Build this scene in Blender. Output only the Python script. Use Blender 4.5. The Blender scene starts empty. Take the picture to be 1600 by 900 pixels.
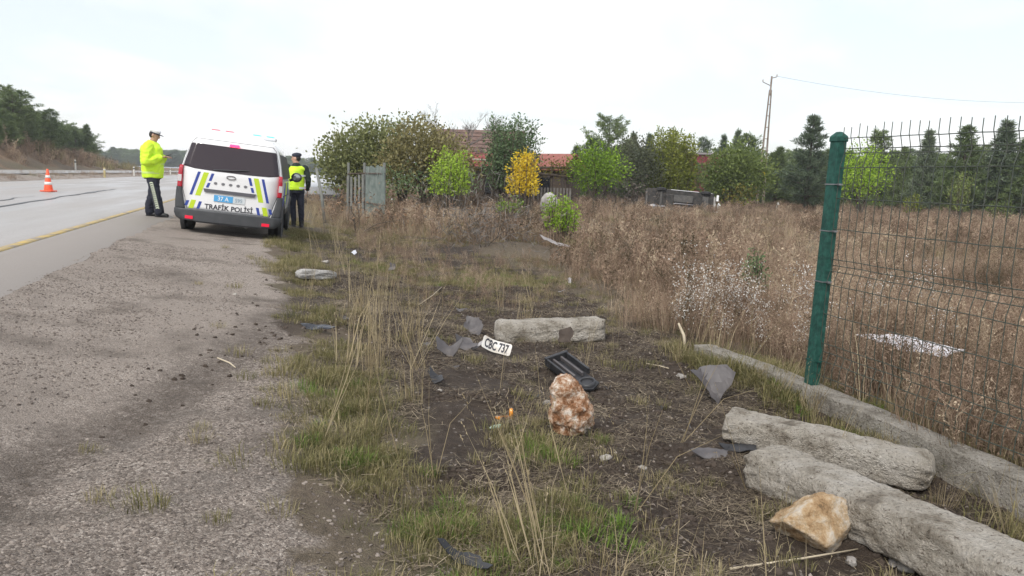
import bpy, bmesh, math, random
import numpy as np
from mathutils import Vector, Matrix, Euler, noise as mnoise

S = bpy.context.scene
COL = S.collection
rng = np.random.default_rng(7)
random.seed(7)
R = math.radians

# ------------------------------------------------------------------ camera
CAMZ, FPX, PITCH, ROLL = 1.55, 1190.0, math.atan(170 / 1190.0), R(1.8)
cam_d = bpy.data.cameras.new('camera')
cam = bpy.data.objects.new('camera', cam_d)
COL.objects.link(cam)
cam_d.sensor_width = 36.0
cam_d.lens = FPX / 1600 * 36
cam_d.clip_start = 0.05
cam_d.clip_end = 6000
CAMR = Matrix.Rotation(math.pi / 2 - PITCH, 3, 'X') @ Matrix.Rotation(ROLL, 3, 'Z')
cam.matrix_world = Matrix.Translation((0, 0, CAMZ)) @ CAMR.to_4x4()
S.camera = cam

# ------------------------------------------------------------------ sky and sun
SUN_EL, SUN_AZ = R(48), R(205)          # behind the camera, a little to the left; veiled by cloud
w = bpy.data.worlds.new('World')
S.world = w
w.use_nodes = True
nt = w.node_tree
nt.nodes.clear()
N, L = nt.nodes.new, nt.links.new
out = N('ShaderNodeOutputWorld'); bg = N('ShaderNodeBackground')
bg.inputs['Strength'].default_value = 0.12
sky = N('ShaderNodeTexSky'); sky.sky_type = 'NISHITA'; sky.sun_disc = False
sky.sun_elevation = SUN_EL; sky.sun_rotation = SUN_AZ
sky.air_density = 1.0; sky.dust_density = 2.0
tc = N('ShaderNodeTexCoord'); sx = N('ShaderNodeSeparateXYZ'); L(tc.outputs['Generated'], sx.inputs[0])
az_ = N('ShaderNodeMath'); az_.operation = 'ABSOLUTE'; L(sx.outputs['Z'], az_.inputs[0])
ad = N('ShaderNodeMath'); ad.operation = 'ADD'; ad.inputs[1].default_value = 0.16; L(az_.outputs[0], ad.inputs[0])
dx = N('ShaderNodeMath'); dx.operation = 'DIVIDE'; L(sx.outputs['X'], dx.inputs[0]); L(ad.outputs[0], dx.inputs[1])
dy = N('ShaderNodeMath'); dy.operation = 'DIVIDE'; L(sx.outputs['Y'], dy.inputs[0]); L(ad.outputs[0], dy.inputs[1])
cx = N('ShaderNodeCombineXYZ'); L(dx.outputs[0], cx.inputs[0]); L(dy.outputs[0], cx.inputs[1])
cn = N('ShaderNodeTexNoise'); cn.inputs['Scale'].default_value = 0.55; cn.inputs['Detail'].default_value = 6
cn.inputs['Roughness'].default_value = 0.5; cn.inputs['Distortion'].default_value = 0.4
L(cx.outputs[0], cn.inputs['Vector'])
cr = N('ShaderNodeValToRGB')
cr.color_ramp.elements[0].position = 0.42; cr.color_ramp.elements[0].color = (0.52, 0.52, 0.52, 1)
cr.color_ramp.elements[1].position = 0.66; cr.color_ramp.elements[1].color = (1, 1, 1, 1)
L(cn.outputs['Fac'], cr.inputs[0])
cm = N('ShaderNodeMix'); cm.data_type = 'RGBA'
L(cr.outputs['Color'], cm.inputs['Factor'])
L(sky.outputs['Color'], cm.inputs[6])
cm.inputs[7].default_value = (7.15, 7.15, 7.2, 1)
L(cm.outputs[2], bg.inputs['Color']); L(bg.outputs[0], out.inputs[0])

sun_d = bpy.data.lights.new('sun', 'SUN'); sun = bpy.data.objects.new('sun', sun_d); COL.objects.link(sun)
sun_d.energy = 1.5; sun_d.angle = R(14); sun_d.color = (1.0, 0.97, 0.92)
sdir = Vector((math.sin(SUN_AZ) * math.cos(SUN_EL), math.cos(SUN_AZ) * math.cos(SUN_EL), math.sin(SUN_EL)))
sun.rotation_euler = (-sdir).to_track_quat('-Z', 'Y').to_euler()
S.view_settings.view_transform = 'Standard'
S.view_settings.look = 'None'
S.view_settings.gamma = 1.0
S.view_settings.exposure = 0.60
S.view_settings.use_curve_mapping = False
S.cycles.max_bounces = 6
S.cycles.use_denoising = True

# ------------------------------------------------------------------ numpy noise and terrain
def _h(ix, iy, seed):
    n = (ix.astype(np.int64) * 374761393 + iy.astype(np.int64) * 668265263 + seed * 1442695041) & 0x7fffffff
    n = ((n ^ (n >> 13)) * 1274126177) & 0x7fffffff
    n = n ^ (n >> 16)
    return (n & 0xffff) / 65535.0
def vnoise(x, y, seed=0):
    x = np.asarray(x, float); y = np.asarray(y, float)
    ix = np.floor(x); iy = np.floor(y); fx = x - ix; fy = y - iy
    fx = fx * fx * (3 - 2 * fx); fy = fy * fy * (3 - 2 * fy)
    a = _h(ix, iy, seed); b = _h(ix + 1, iy, seed); c = _h(ix, iy + 1, seed); d = _h(ix + 1, iy + 1, seed)
    return (a * (1 - fx) + b * fx) * (1 - fy) + (c * (1 - fx) + d * fx) * fy - 0.5
def fbm(x, y, seed=0, o=4):
    v = 0; a = 1.0
    for k in range(o):
        v = v + a * vnoise(np.asarray(x) * 2 ** k, np.asarray(y) * 2 ** k, seed + k * 17); a *= 0.5
    return v
def sstep(a, b, x):
    t = np.clip((np.asarray(x, float) - a) / (b - a), 0, 1); return t * t * (3 - 2 * t)

PHI = R(-17.7)
UX, UY, VX, VY = math.sin(PHI), math.cos(PHI), math.cos(PHI), -math.sin(PHI)
def st(x, y): return x * UX + y * UY, x * VX + y * VY
def xy(s, t): return s * UX + t * VX, s * UY + t * VY
PT = [-400, -60, -17.5, -17, -12.2, -11.8, -10.6, -2.0, -1.6, -0.9, 0.16, 1.0, 1.9, 3.0, 6, 12, 25, 60, 300, 3000]
PZ = [1.2, 1.2, 1.16, 1.12, 1.08, 0.98, 0.80, 0.545, 0.475, 0.40, 0.31, 0.17, 0.07, 0.04, 0.06, 0.05, 0.0, -0.25, -0.5, -0.5]
def hbase(x, y):
    s, t = st(np.asarray(x, float), np.asarray(y, float))
    z = np.interp(t, PT, PZ)
    z = z - 0.0006 * np.clip(s - 60, 0, 900) * sstep(-17, -30, t) * 0
    # near the camera the pad beside the shoulder lies lower
    z = z - 0.10 * sstep(6.5, 3.5, s) * sstep(-1.6, -0.9, t) * sstep(1.6, 0.4, t)
    # pine bank left of the road
    bank = sstep(-17.6, -21.0, t) * (1 - 0.80 * sstep(72, 112, s)) * sstep(-5, 20, s)
    z = z + bank * (2.3 + 0.8 * vnoise(s * 0.12, t * 0.2, 5))
    return z, s, t
def zones(x, y):
    z, s, t = hbase(x, y)
    e = 0.45 * fbm(s * 0.9, t * 0.9, 31) + 0.3 * fbm(s * 4, t * 4, 32)
    gravel = sstep(0.28, -0.08, t + e) * sstep(-12.4, -11.9, t)
    # dirt band where the shoulder drops to the pad
    band_t = np.interp(s, [2.0, 3.4, 6.4, 9, 30], [-1.35, -1.0, 0.08, 0.5, 0.6])
    band = np.exp(-((t - band_t + 0.12 * fbm(s * 2, t * 2, 41)) / np.interp(s, [3, 6, 9, 16], [0.24, 0.40, 0.45, 0.2])) ** 2) * sstep(17, 10, s)
    soil = np.maximum(sstep(0.5, 1.1, t + e) * sstep(4.3, 3.5, t + e) * sstep(24, 13, s + 4 * e), band * .62)
    return z, s, t, e, gravel, soil, band
BUMPS = []   # (x, y, radius, height)
def H(x, y):
    x = np.asarray(x, float); y = np.asarray(y, float)
    z, s, t, e, gravel, soil, band = zones(x, y)
    z = z - 0.03 * band
    near = sstep(60, 15, s)
    off = sstep(-0.3, 0.6, t)
    z = z + off * near * (0.10 * fbm(x * 0.8, y * 0.8, 3, 3) + 0.055 * soil * fbm(x * 3.5, y * 3.5, 9, 4))
    z = z + 0.012 * gravel * sstep(-1.9, -1.4, t) * fbm(x * 2.5, y * 2.5, 13, 3)
    for bx, by, br, bh in BUMPS:
        z = z + bh * np.exp(-(((x - bx) ** 2 + (y - by) ** 2) / br ** 2))
    return z
def h1(x, y): return float(H(x, y))

def ray(px, py):
    d = CAMR @ Vector(((px - 800) / FPX, -(py - 450) / FPX, -1.0))
    return d
def at(px, py, y):                      # the point on that line of sight at forward distance y
    d = ray(px, py); k = y / d.y
    return Vector((d.x * k, y, CAMZ + d.z * k))
def gp(px, py):                         # where that line of sight meets the ground
    d = ray(px, py)
    k = np.linspace(1.2, 120, 12000)
    zz = CAMZ + d.z * k - H(d.x * k, d.y * k)
    i = int(np.argmax(zz < 0)) if (zz < 0).any() else len(k) - 1
    k0 = k[max(i - 1, 0)]; k1 = k[i]
    for _ in range(18):
        m = (k0 + k1) / 2
        if CAMZ + d.z * m - h1(d.x * m, d.y * m) < 0: k1 = m
        else: k0 = m
    p = Vector((d.x * k1, d.y * k1, 0)); p.z = h1(p.x, p.y)
    return p
def gxy(px, y, py=290):                 # ground point under image column px at forward distance y
    p = at(px, py, y); p.z = h1(p.x, p.y); return p

# ------------------------------------------------------------------ materials
MATS = {}
def lin(c): return tuple(c) + (1.0,)
def pm(name, c1, c2=None, scale=8, rough=0.7, bump=0.0, bscale=40, metal=0.0, detail=4, spec=0.5, rvar=0.0, emis=None, estr=0, coat=0, alpha=None):
    if name in MATS: return MATS[name]
    m = bpy.data.materials.new(name); m.use_nodes = True
    t = m.node_tree; b = t.nodes['Principled BSDF']
    b.inputs['Roughness'].default_value = rough; b.inputs['Metallic'].default_value = metal
    b.inputs['Specular IOR Level'].default_value = spec
    if coat: b.inputs['Coat Weight'].default_value = coat
    b.inputs['Base Color'].default_value = lin(c1)
    if c2 is not None or bump or rvar:
        tcn = t.nodes.new('ShaderNodeTexCoord')
        nz = t.nodes.new('ShaderNodeTexNoise'); nz.inputs['Scale'].default_value = scale; nz.inputs['Detail'].default_value = detail
        t.links.new(tcn.outputs['Object'], nz.inputs['Vector'])
        if c2 is not None:
            rp = t.nodes.new('ShaderNodeValToRGB')
            rp.color_ramp.elements[0].position = 0.35; rp.color_ramp.elements[0].color = lin(c1)
            rp.color_ramp.elements[1].position = 0.65; rp.color_ramp.elements[1].color = lin(c2)
            t.links.new(nz.outputs['Fac'], rp.inputs[0]); t.links.new(rp.outputs[0], b.inputs['Base Color'])
        if rvar:
            mr = t.nodes.new('ShaderNodeMapRange'); mr.inputs[1].default_value = 0.3; mr.inputs[2].default_value = 0.7
            mr.inputs[3].default_value = max(0.02, rough - rvar); mr.inputs[4].default_value = min(1, rough + rvar)
            t.links.new(nz.outputs['Fac'], mr.inputs[0]); t.links.new(mr.outputs[0], b.inputs['Roughness'])
        if bump:
            nb = t.nodes.new('ShaderNodeTexNoise'); nb.inputs['Scale'].default_value = bscale; nb.inputs['Detail'].default_value = 5
            t.links.new(tcn.outputs['Object'], nb.inputs['Vector'])
            bp = t.nodes.new('ShaderNodeBump'); bp.inputs['Strength'].default_value = bump; bp.inputs['Distance'].default_value = 0.02
            t.links.new(nb.outputs['Fac'], bp.inputs['Height']); t.links.new(bp.outputs[0], b.inputs['Normal'])
    if emis:
        b.inputs['Emission Color'].default_value = lin(emis); b.inputs['Emission Strength'].default_value = estr
    if alpha is not None: b.inputs['Alpha'].default_value = alpha
    MATS[name] = m
    return m
def leafmat(name, cols, rough=0.6, trans=0.25, drift=0.0):
    """Foliage: colour varies with a per-leaf 'tint' value and with a per-plant random value."""
    if name in MATS: return MATS[name]
    m = bpy.data.materials.new(name); m.use_nodes = True
    t = m.node_tree; b = t.nodes['Principled BSDF']; b.inputs['Roughness'].default_value = rough
    b.inputs['Specular IOR Level'].default_value = 0.25
    a = t.nodes.new('ShaderNodeAttribute'); a.attribute_name = 'tint'
    oi = t.nodes.new('ShaderNodeObjectInfo')
    mx = t.nodes.new('ShaderNodeMath'); mx.operation = 'MULTIPLY_ADD'; mx.inputs[1].default_value = 0.45
    t.links.new(oi.outputs['Random'], mx.inputs[0])
    ml = t.nodes.new('ShaderNodeMath'); ml.operation = 'MULTIPLY'; ml.inputs[1].default_value = 0.55
    t.links.new(a.outputs['Fac'], ml.inputs[0]); t.links.new(ml.outputs[0], mx.inputs[2])
    ln_ = t.nodes.new('ShaderNodeTexNoise'); ln_.inputs['Scale'].default_value = 0.33; ln_.inputs['Detail'].default_value = 3; t.links.new(oi.outputs['Location'], ln_.inputs['Vector'])
    la = t.nodes.new('ShaderNodeMath'); la.operation = 'MULTIPLY_ADD'; la.inputs[1].default_value = drift; la.inputs[2].default_value = -drift / 2; t.links.new(ln_.outputs['Fac'], la.inputs[0])
    lb_ = t.nodes.new('ShaderNodeMath'); lb_.operation = 'ADD'; t.links.new(mx.outputs[0], lb_.inputs[0]); t.links.new(la.outputs[0], lb_.inputs[1]); mx = lb_
    rp = t.nodes.new('ShaderNodeValToRGB'); el = rp.color_ramp.elements
    el[0].position = 0.1; el[0].color = lin(cols[0]); el[1].position = 0.9; el[1].color = lin(cols[-1])
    for i, c in enumerate(cols[1:-1]):
        e = el.new(0.1 + 0.8 * (i + 1) / (len(cols) - 1)); e.color = lin(c)
    t.links.new(mx.outputs[0], rp.inputs[0]); t.links.new(rp.outputs[0], b.inputs['Base Color'])
    if trans:
        tr = t.nodes.new('ShaderNodeBsdfTranslucent'); t.links.new(rp.outputs[0], tr.inputs['Color'])
        ms = t.nodes.new('ShaderNodeMixShader'); ms.inputs[0].default_value = trans
        t.links.new(b.outputs[0], ms.inputs[1]); t.links.new(tr.outputs[0], ms.inputs[2])
        t.links.new(ms.outputs[0], t.nodes['Material Output'].inputs['Surface'])
    MATS[name] = m
    return m

# ------------------------------------------------------------------ mesh helpers
class MB:
    def __init__(s): s.v = []; s.f = []
    def add(s, vs, fs):
        o = len(s.v); s.v.extend([tuple(v) for v in vs]); s.f.extend([tuple(i + o for i in f) for f in fs]); return s
    def box(s, c, d, rot=None, taper=1.0):
        x, y, z = d[0] / 2, d[1] / 2, d[2] / 2
        vs = [Vector(p) for p in ((-x, -y, -z), (x, -y, -z), (x, y, -z), (-x, y, -z), (-x * taper, -y * taper, z), (x * taper, -y * taper, z), (x * taper, y * taper, z), (-x * taper, y * taper, z))]
        if rot is not None: vs = [rot @ v for v in vs]
        vs = [v + Vector(c) for v in vs]
        return s.add(vs, [(0, 3, 2, 1), (4, 5, 6, 7), (0, 1, 5, 4), (1, 2, 6, 5), (2, 3, 7, 6), (3, 0, 4, 7)])
    def tube(s, pts, rad, n=8, cap=True, squash=1.0):
        pts = [Vector(p) for p in pts]; k = len(pts)
        rad = list(rad) if hasattr(rad, '__len__') else [rad] * k
        vs = []; ref = None
        for i, p in enumerate(pts):
            d = (pts[min(i + 1, k - 1)] - pts[max(i - 1, 0)]).normalized()
            if ref is None: ref = d.orthogonal().normalized()
            a = (ref - d * ref.dot(d))
            a = a.normalized() if a.length > 1e-6 else d.orthogonal().normalized()
            ref = a; b = d.cross(a)
            for j in range(n):
                th = 2 * math.pi * j / n
                vs.append(p + (a * math.cos(th) + b * math.sin(th) * squash) * rad[i])
        fs = [(i * n + j, i * n + (j + 1) % n, (i + 1) * n + (j + 1) % n, (i + 1) * n + j) for i in range(k - 1) for j in range(n)]
        if cap: fs += [tuple(range(n - 1, -1, -1)), tuple((k - 1) * n + j for j in range(n))]
        return s.add(vs, fs)
    def ell(s, c, r, n=12, m=8, rot=None):
        vs = []; c = Vector(c)
        for i in range(m + 1):
            ph = math.pi * i / m
            for j in range(n):
                th = 2 * math.pi * j / n
                v = Vector((r[0] * math.sin(ph) * math.cos(th), r[1] * math.sin(ph) * math.sin(th), r[2] * math.cos(ph)))
                vs.append(c + (rot @ v if rot is not None else v))
        fs = [(i * n + j, (i + 1) * n + j, (i + 1) * n + (j + 1) % n, i * n + (j + 1) % n) for i in range(m) for j in range(n)]
        return s.add(vs, fs)
    def lathe(s, prof, n=24, c=(0, 0, 0), axis='Z'):
        vs = []
        for r_, z_ in prof:
            for j in range(n):
                th = 2 * math.pi * j / n; a, b = r_ * math.cos(th), r_ * math.sin(th)
                p = (a, b, z_) if axis == 'Z' else ((z_, a, b) if axis == 'X' else (b, z_, a))
                vs.append((p[0] + c[0], p[1] + c[1], p[2] + c[2]))
        k = len(prof)
        fs = [(i * n + j, i * n + (j + 1) % n, (i + 1) * n + (j + 1) % n, (i + 1) * n + j) for i in range(k - 1) for j in range(n)]
        return s.add(vs, fs)
    def prism(s, poly, h, M=None):                # polygon in XY extruded along +Z
        n = len(poly)
        vs = [Vector((p[0], p[1], 0)) for p in poly] + [Vector((p[0], p[1], h)) for p in poly]
        if M is not None: vs = [M @ v for v in vs]
        return s.add(vs, [tuple(range(n - 1, -1, -1)), tuple(range(n, 2 * n))] + [(i, (i + 1) % n, n + (i + 1) % n, n + i) for i in range(n)])
    def mesh(s, name, smooth=False):
        me = bpy.data.meshes.new(name); me.from_pydata(s.v, [], s.f); me.update()
        bm = bmesh.new(); bm.from_mesh(me)
        bmesh.ops.remove_doubles(bm, verts=bm.verts, dist=1e-5)
        bmesh.ops.recalc_face_normals(bm, faces=bm.faces); bm.to_mesh(me); bm.free()
        if smooth:
            me.polygons.foreach_set('use_smooth', [True] * len(me.polygons))
        return me
    def build(s, name, mat, parent=None, smooth=False, bevel=0, **kw):
        o = mkobj(name, s.mesh(name, smooth), mat, parent, **kw)
        if bevel:
            b = o.modifiers.new('bevel', 'BEVEL'); b.width = bevel; b.segments = 2; b.limit_method = 'ANGLE'
        return o
def tag(o, label=None, cat=None, group=None, kind=None):
    if label: o['label'] = label
    if cat: o['category'] = cat
    if group: o['group'] = group
    if kind: o['kind'] = kind
    return o
def mkobj(name, me, mat=None, parent=None, label=None, cat=None, group=None, kind=None, loc=None):
    o = bpy.data.objects.new(name, me); COL.objects.link(o)
    if mat is not None and len(me.materials) == 0: me.materials.append(mat)
    if parent is not None: o.parent = parent
    if loc is not None: o.location = loc
    return tag(o, label, cat, group, kind)
def empty(name, label, cat, loc=(0, 0, 0), rot=(0, 0, 0), group=None):
    o = bpy.data.objects.new(name, None); COL.objects.link(o); o.empty_display_size = 0.2
    o.location = loc; o.rotation_euler = rot
    return tag(o, label, cat, group)
def fuse(mb, voxel, smooth_it=4, name='body', folds=0.0):
    """One continuous skin over overlapping shapes."""
    me = mb.mesh(name); o = bpy.data.objects.new(name, me); COL.objects.link(o)
    r_ = o.modifiers.new('r', 'REMESH'); r_.mode = 'VOXEL'; r_.voxel_size = voxel
    if smooth_it:
        sm = o.modifiers.new('s', 'SMOOTH'); sm.iterations = smooth_it; sm.factor = 0.5
    dg = bpy.context.evaluated_depsgraph_get()
    m2 = bpy.data.meshes.new_from_object(o.evaluated_get(dg))
    bpy.data.objects.remove(o); m2.name = name
    if folds:                                    # creases in the cloth
        nn_ = [v.normal.copy() for v in m2.vertices]
        for v, n_ in zip(m2.vertices, nn_):
            q = Vector((v.co.x * 7, v.co.y * 7, v.co.z * 15)); d = mnoise.noise(q + Vector((0, 0, v.co.x * 9))); v.co += n_ * folds * (1 - abs(d) * 2.2)
    m2.polygons.foreach_set('use_smooth', [True] * len(m2.polygons))
    return m2
def text_mesh(body, size, bold=0.0, xs=1.0):
    cu = bpy.data.curves.new('lettering', 'FONT'); cu.body = body; cu.size = size; cu.align_x = 'CENTER'; cu.align_y = 'CENTER'
    cu.offset = bold; cu.resolution_u = 3
    o = bpy.data.objects.new('lettering', cu); COL.objects.link(o)
    dg = bpy.context.evaluated_depsgraph_get()
    me = bpy.data.meshes.new_from_object(o.evaluated_get(dg)); bpy.data.objects.remove(o)
    me.materials.clear()
    xsz = [v.co.x for v in me.vertices]; ysz = [v.co.y for v in me.vertices]
    mx, my = (max(xsz) + min(xsz)) / 2, (max(ysz) + min(ysz)) / 2
    for v in me.vertices: v.co.x = (v.co.x - mx) * xs; v.co.y -= my
    return me
def npmesh(name, V, F3, tint=None, mat=None, smooth=False):
    """Fast triangle/quad mesh from numpy arrays."""
    me = bpy.data.meshes.new(name); k = F3.shape[1]
    me.vertices.add(len(V)); me.vertices.foreach_set('co', np.asarray(V, np.float32).ravel())
    me.loops.add(F3.size); me.loops.foreach_set('vertex_index', F3.astype(np.int32).ravel())
    me.polygons.add(len(F3)); me.polygons.foreach_set('loop_start', np.arange(0, F3.size, k, dtype=np.int32))
    if tint is not None:
        a = me.attributes.new('tint', 'FLOAT', 'POINT'); a.data.foreach_set('value', np.asarray(tint, np.float32))
    me.update(); me.validate()
    if mat: me.materials.append(mat)
    if smooth: me.polygons.foreach_set('use_smooth', [True] * len(me.polygons))
    return me

# ------------------------------------------------------------------ the ground
for px, py, r_, hh in ((735, 500, 0.5, 0.07), (905, 545, 0.6, 0.06), (640, 640, 0.4, 0.05), (1010, 560, 0.6, 0.07), (800, 390, 1.2, 0.16), (640, 470, 0.9, -0.10), (850, 600, 0.4, -0.05), (1080, 660, 0.5, -0.04), (1100, 560, 0.35, 0.05), (1170, 590, 0.35, 0.04), (1220, 610, 0.3, 0.03), (1340, 668, 0.22, 0.07), (1420, 705, 0.22, 0.08), (1500, 745, 0.22, 0.08), (1590, 790, 0.25, 0.08), (1165, 705, 0.18, 0.04), (1250, 790, 0.18, 0.04), (1380, 840, 0.2, 0.03)):
    q = gp(px, py); BUMPS.append((q.x, q.y, r_, hh))
def lines(a, b, step, g, lo, hi):
    c = list(np.arange(a, b, step)); d = step; x = c[-1]
    while x < hi: d *= g; x += d; c.append(x)
    d = step; x = a
    while x > lo: d *= g; x -= d; c.insert(0, x)
    return np.array(c)
gx = lines(-3.6, 4.4, 0.045, 1.06, -3000, 3000)
gy = lines(1.4, 8.2, 0.045, 1.055, -60, 3500)
GX, GY = np.meshgrid(gx, gy)
gxr, gyr = GX.ravel(), GY.ravel()
zb, s_, t_, e_, gravel_, soil_, band_ = zones(gxr, gyr)
inroad = sstep(-10.45, -10.1, t_) * sstep(-2.02, -2.35, t_) + sstep(-16.9, -16.4, t_) * sstep(-12.35, -12.8, t_)
gz = H(gxr, gyr) - 0.25 * inroad
nx, ny = len(gx), len(gy)
ii = np.arange(nx * ny).reshape(ny, nx)
F4 = np.stack([ii[:-1, :-1].ravel(), ii[:-1, 1:].ravel(), ii[1:, 1:].ravel(), ii[1:, :-1].ravel()], 1)
GREENS = [(830, 850, .22, 1.), (885, 800, .2, .7), (770, 440, .7, .6), (850, 700, .25, .8), (700, 830, .2, .7), (540, 640, .3, .5), (520, 600, .3, .4), (460, 362, .9, .8), (740, 880, .2, .8), (915, 690, .15, .6), (540, 720, .25, .5), (1310, 640, .3, .7), (1360, 690, .3, .7), (600, 420, .5, .5)]
GREENP = [(gp(a, b), r_, k) for a, b, r_, k in GREENS]
def green(x, y):
    v = 0
    for p, r_, k in GREENP: v = np.maximum(v, k * np.exp(-(((x - p.x) ** 2 + (y - p.y) ** 2) / r_ ** 2)))
    return v
me = npmesh('ground', np.stack([gxr, gyr, gz], 1), F4, smooth=True)
for nm, arr in (('gravel', gravel_), ('soil', np.clip(soil_, 0, 1)), ('green', green(gxr, gyr) * 0.8 + 0.30 * sstep(0.0, 0.25, t_ + e_) * sstep(1.5, .9, t_ + e_)),
                ('bank', sstep(-17.4, -18.2, t_)), ('upper', sstep(0.15, -0.35, t_ - np.interp(s_, [2.0, 3.4, 6.4, 9, 30], [-1.35, -1.0, 0.08, 0.5, 0.6])))):
    a = me.attributes.new(nm, 'FLOAT', 'POINT'); a.data.foreach_set('value', np.asarray(arr, np.float32))
gm = bpy.data.materials.new('verge_ground'); gm.use_nodes = True
t = gm.node_tree; B = t.nodes['Principled BSDF']; B.inputs['Roughness'].default_value = 0.9; B.inputs['Specular IOR Level'].default_value = 0.25
def nd(k, **kw):
    n = t.nodes.new(k)
    for a, b in kw.items(): setattr(n, a, b)
    return n
tcn = nd('ShaderNodeTexCoord')
def attr(n): a = nd('ShaderNodeAttribute'); a.attribute_name = n; return a.outputs['Fac']
def noise(sc, det=5, ro=0.6):
    n = nd('ShaderNodeTexNoise'); n.inputs['Scale'].default_value = sc; n.inputs['Detail'].default_value = det; n.inputs['Roughness'].default_value = ro
    t.links.new(tcn.outputs['Object'], n.inputs['Vector']); return n.outputs['Fac']
def ramp(src, stops):
    r_ = nd('ShaderNodeValToRGB'); el = r_.color_ramp.elements
    el[0].position = stops[0][0]; el[0].color = lin(stops[0][1]); el[1].position = stops[-1][0]; el[1].color = lin(stops[-1][1])
    for p, c in stops[1:-1]: e = el.new(p); e.color = lin(c)
    t.links.new(src, r_.inputs[0]); return r_.outputs[0]
def mix(f, a, b):
    m = nd('ShaderNodeMix', data_type='RGBA'); t.links.new(f, m.inputs[0]); t.links.new(a, m.inputs[6]); t.links.new(b, m.inputs[7]); return m.outputs[2]
def math_(op, a, b):
    m = nd('ShaderNodeMath', operation=op)
    for i, q in enumerate((a, b)):
        if isinstance(q, (int, float)): m.inputs[i].default_value = q
        else: t.links.new(q, m.inputs[i])
    return m.outputs[0]
def soft(f, n, k=0.9, lo=0.35, hi=0.65):      # break a zone's edge up with noise
    a = math_('ADD', f, math_('MULTIPLY', math_('SUBTRACT', n, 0.5), k))
    m = nd('ShaderNodeMapRange'); m.inputs[1].default_value = lo; m.inputs[2].default_value = hi; t.links.new(a, m.inputs[0]); return m.outputs[0]
def voro(sc):
    v = nd('ShaderNodeTexVoronoi'); v.inputs['Scale'].default_value = sc; t.links.new(tcn.outputs['Object'], v.inputs['Vector']); return v
nA, nB, nC, nD = noise(3), noise(14, 9, .72), noise(60, 7, .7), noise(0.35)
v1 = voro(120); v2 = voro(64)
bw = nd('ShaderNodeRGBToBW'); t.links.new(v1.outputs['Color'], bw.inputs[0])
bw2 = nd('ShaderNodeRGBToBW'); t.links.new(v2.outputs['Color'], bw2.inputs[0])
stones = ramp(bw.outputs[0], [(0.15, (0.10, 0.082, 0.068)), (0.42, (0.25, 0.207, 0.172)), (0.65, (0.35, 0.293, 0.247)), (0.9, (0.56, 0.495, 0.43))])
stones2 = ramp(bw2.outputs[0], [(0.2, (0.12, 0.098, 0.081)), (0.6, (0.27, 0.225, 0.19)), (0.9, (0.42, 0.37, 0.32))])
stones = mix(ramp(nC, [(0.45, (0, 0, 0)), (0.55, (1, 1, 1))]), stones, stones2)
stones = mix(ramp(nA, [(0.50, (0, 0, 0)), (0.72, (.75, .75, .75))]), stones, ramp(nC, [(0.3, (0.10, 0.085, 0.072)), (0.7, (0.20, 0.175, 0.15))]))
worn = ramp(bw.outputs[0], [(0.15, (0.21, 0.175, 0.147)), (0.5, (0.335, 0.285, 0.243)), (0.9, (0.47, 0.41, 0.355))])
worn = mix(ramp(noise(1.1), [(0.40, (0, 0, 0)), (0.62, (.8, .8, .8))]), worn, ramp(nC, [(0.3, (0.24, 0.20, 0.168)), (0.7, (0.35, 0.30, 0.257))]))
stones = mix(attr('upper'), stones, worn)
stones = mix(ramp(noise(1.7), [(0.50, (0, 0, 0)), (0.70, (.8, .8, .8))]), stones, ramp(nB, [(0.3, (0.085, 0.068, 0.054)), (0.7, (0.18, 0.15, 0.122))]))
soilc = ramp(nB, [(0.25, (0.030, 0.022, 0.017)), (0.5, (0.060, 0.045, 0.034)), (0.75, (0.105, 0.082, 0.062))])
soilc = mix(ramp(bw2.outputs[0], [(0.86, (0, 0, 0)), (0.90, (1, 1, 1))]), soilc, ramp(nC, [(0.3, (0.12, 0.10, 0.08)), (0.7, (0.26, 0.23, 0.2))]))
dry = ramp(nB, [(0.25, (0.085, 0.066, 0.048)), (0.5, (0.15, 0.117, 0.085)), (0.75, (0.23, 0.185, 0.135))])
dry = mix(ramp(nD, [(0.4, (0, 0, 0)), (0.65, (.6, .6, .6))]), dry, ramp(nC, [(0.3, (0.09, 0.085, 0.05)), (0.7, (0.17, 0.155, 0.09))]))
grn = ramp(nC, [(0.3, (0.055, 0.06, 0.026)), (0.7, (0.125, 0.125, 0.055))])
bankc = ramp(nA, [(0.3, (0.16, 0.105, 0.065)), (0.7, (0.25, 0.18, 0.12))])
c = mix(soft(attr('soil'), nB), dry, soilc)
c = mix(soft(attr('green'), nB, 1.1, 0.3, 0.8), c, grn)
c = mix(soft(attr('gravel'), nA, 0.8), c, stones)
c = mix(soft(attr('soil'), nB, 1.3, 0.30, 0.95), c, soilc)
c = mix(soft(attr('bank'), nD, 0.6), c, bankc)
crumb = ramp(noise(260, 3), [(0.34, (.45, .45, .45)), (0.5, (1, 1, 1)), (0.68, (1.5, 1.5, 1.5))])
mu = nd('ShaderNodeMix', data_type='RGBA', blend_type='MULTIPLY'); mu.inputs[0].default_value = .8; t.links.new(c, mu.inputs[6]); t.links.new(crumb, mu.inputs[7]); c = mu.outputs[2]
t.links.new(c, B.inputs['Base Color'])
hgt = math_('ADD', math_('MULTIPLY', v1.outputs['Distance'], -0.5), math_('ADD', math_('MULTIPLY', nB, 1.5), nC))
bp = nd('ShaderNodeBump'); bp.inputs['Strength'].default_value = 0.75; bp.inputs['Distance'].default_value = 0.025
t.links.new(hgt, bp.inputs['Height']); t.links.new(bp.outputs[0], B.inputs['Normal'])
me.materials.append(gm)
mkobj('ground', me, None, kind='structure')

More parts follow.
